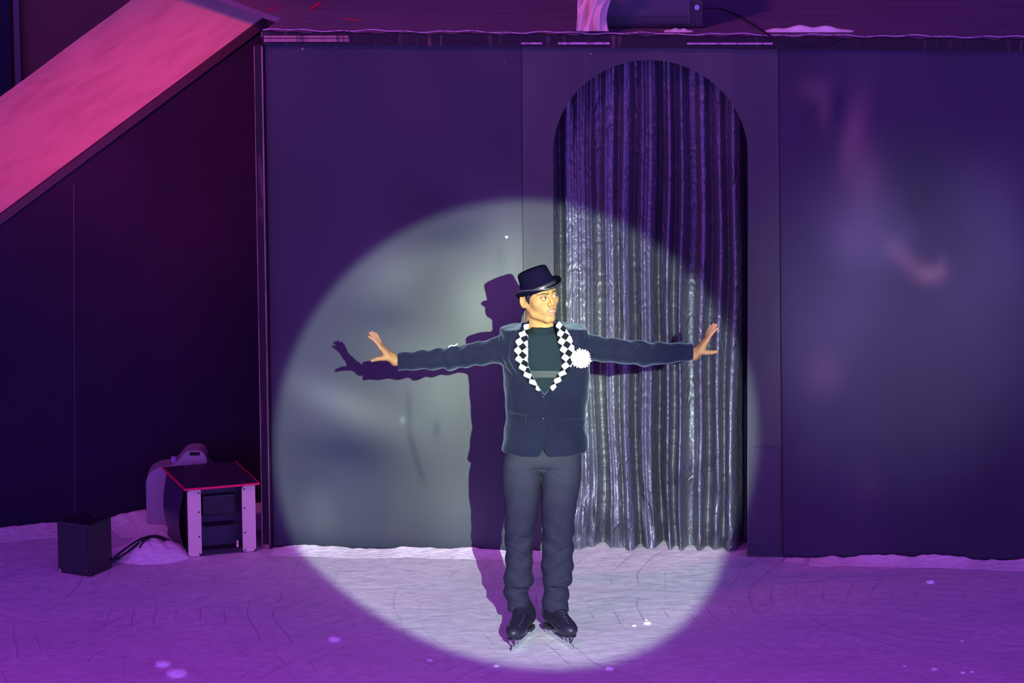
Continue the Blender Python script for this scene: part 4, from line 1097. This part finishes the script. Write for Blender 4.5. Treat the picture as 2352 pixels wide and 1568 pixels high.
# ---- skates ----
HOOKS = [([(1207, 1403), (1206, 1408), (1204, 1414), (1202, 1420), (1199, 1425), (1197, 1430), (1194, 1435)], [(1174, 1408), (1173, 1414), (1172, 1420), (1171, 1425), (1170, 1430), (1170, 1435)]),
         ([(1256, 1402), (1261, 1406), (1265, 1411), (1268, 1417), (1272, 1423), (1276, 1428), (1280, 1433), (1284, 1437)], [(1295, 1405), (1297, 1411), (1300, 1417), (1302, 1422), (1304, 1427), (1306, 1432)])]
for k, (hl, tl, an, lean) in enumerate((((1217, 1460), (1179, 1496), (1192, 1400), 0), ((1259, 1456), (1312, 1491), (1276, 1400), 0))):
    hp, tp_ = at_z(*hl), at_z(*tl)
    fwd = (tp_-hp); BL = fwd.length; fwd.normalize(); sd = Vector((-fwd.y, fwd.x, 0))
    ks = 1.19
    ank = at_y(an[0], an[1], YP+.0)
    # ankle in the local frame
    al = Vector(((ank-hp).dot(fwd), (ank-hp).dot(sd), ank.z))
    al.x /= ks; ax0, ay0 = max(min(al.x, .12), .02), al.y
    def boot_sdf(X, Y, Z):
        sole = .064
        heel = cap(X, Y, Z, (.030, 0, sole+.055), (.035, 0, sole+.08), .036, .037)
        mid = cap(X, Y, Z, (.035, 0, sole+.045), (.15, 0, sole+.030), .036, .035)
        d = smin(heel, mid, .03)
        toe = ell(X, Y, Z, (.205, 0, sole+.032), (.062, .048, .040))
        d = smin(d, toe, .03)
        inst = cap(X, Y, Z, (ax0*.6+.03, ay0*.55, sole+.10), (.175, 0, sole+.045), .042, .036); d = smin(d, inst, .03)
        shaft = cap(X, Y, Z, (.05, ay0*.25, sole+.07), (ax0, ay0, .24), .042, .044)
        d = smin(d, shaft, .025)
        d = np.maximum(d, Z-.26)
        d = smax(d, sole-.002-Z, .004)
        # outsole and heel block
        so = smax(smin(ell(X, Y, Z, (.20, 0, sole), (.062, .042, .03)), ell(X, Y, Z, (.05, 0, sole), (.055, .034, .03)), .06), np.abs(Z-(sole+.001))-.004, .003)
        d = np.minimum(d, so)
        hb2 = smax(smax(np.abs(X-.030)-.034, np.abs(Y)-.030, .01), np.abs(Z-(sole-.012))-.012, .004)
        return np.minimum(d, hb2)
    Vq, Fq_ = surfnets(boot_sdf, (-.05, -.14, .03), (.29, .14, .36), .0034)
    Vq[:, 0] *= ks
    Bm = np.array([list(fwd), list(sd), [0, 0, 1]])
    flip = np.linalg.det(Bm) < 0
    Vw = smooth_mesh(Vq, Fq_, 1) @ Bm + np.array([hp.x, hp.y, 0])
    boot = npmesh('skate_boot', Vw, Fq_[:, ::-1] if flip else Fq_, M_boot, person)
    bv = BVHTree.FromPolygons([Vector(v) for v in Vw], [tuple(int(i) for i in q) for q in Fq_])
    def L4(x, y, z): return Vector((hp.x, hp.y, 0))+fwd*x*ks+sd*y+Vector((0, 0, z))
    b = MB()
    prof_ = [(-.02, .030), (-.035, .012), (-.02, .004), (.06, .0005), (.20, .0005), (.262, .008), (.272, .020), (.262, .030), (.22, .026), (.10, .024)]
    b.prism([L4(x, -.002, z) for x, z in prof_], sd*.004)
    b.build('blade', M_steel, boot)
    for (xa, xb, xc_, xd) in ((-.005, .065, .005, .045), (.165, .245, .185, .225)):
        b = MB()
        for y_ in (-1, 1):
            q = [L4(xa, y_*.018, .042 if xa < .1 else .060), L4(xa+.012, y_*.018, .042 if xa < .1 else .060), L4(xc_+.012, y_*.002, .022), L4(xc_, y_*.002, .022)]
            b.prism(q, sd*.004)
            q = [L4(xb-.012, y_*.018, .042 if xa < .1 else .060), L4(xb, y_*.018, .042 if xa < .1 else .060), L4(xd+.012, y_*.002, .022), L4(xd, y_*.002, .022)]
            b.prism(q, sd*.004)
        b.box(L4((xa+xb)/2, 0, .041 if xa < .1 else .0585), (xb-xa+.01, .05, .004), Matrix((fwd, sd, Vector((0, 0, 1)))).transposed())
        b.build('blade_mount', M_steel, boot)
    # lace hooks in two rows down the instep
    inner, outer = HOOKS[k]
    def on_boot(px, py):
        h = bv.ray_cast(CAM, ray(px, py)); return None if h[0] is None else h[0]+h[1]*.001
    A_r = [q for q in (on_boot(*p) for p in inner) if q]; B_r = [q for q in (on_boot(*p) for p in outer) if q]
    for q in A_r+B_r: MB().ball(q, (.0026, .0026, .0026), 1).build('lace_hook', M_steel, boot)
    lp = []
    for i in range(min(len(A_r), len(B_r))): lp += [A_r[i], B_r[i]]
    if len(lp) > 2:
        z_ = []
        for a, b in zip(lp[:-1], lp[1:]):
            for t in (0, .25, .5, .75):
                m_ = a.lerp(b, t); h = bv.ray_cast(CAM, (m_-CAM).normalized())
                z_.append((h[0]+h[1]*.002) if h[0] is not None else m_)
        MB().tube(z_, .0016, 5).build('laces', M_black, boot)
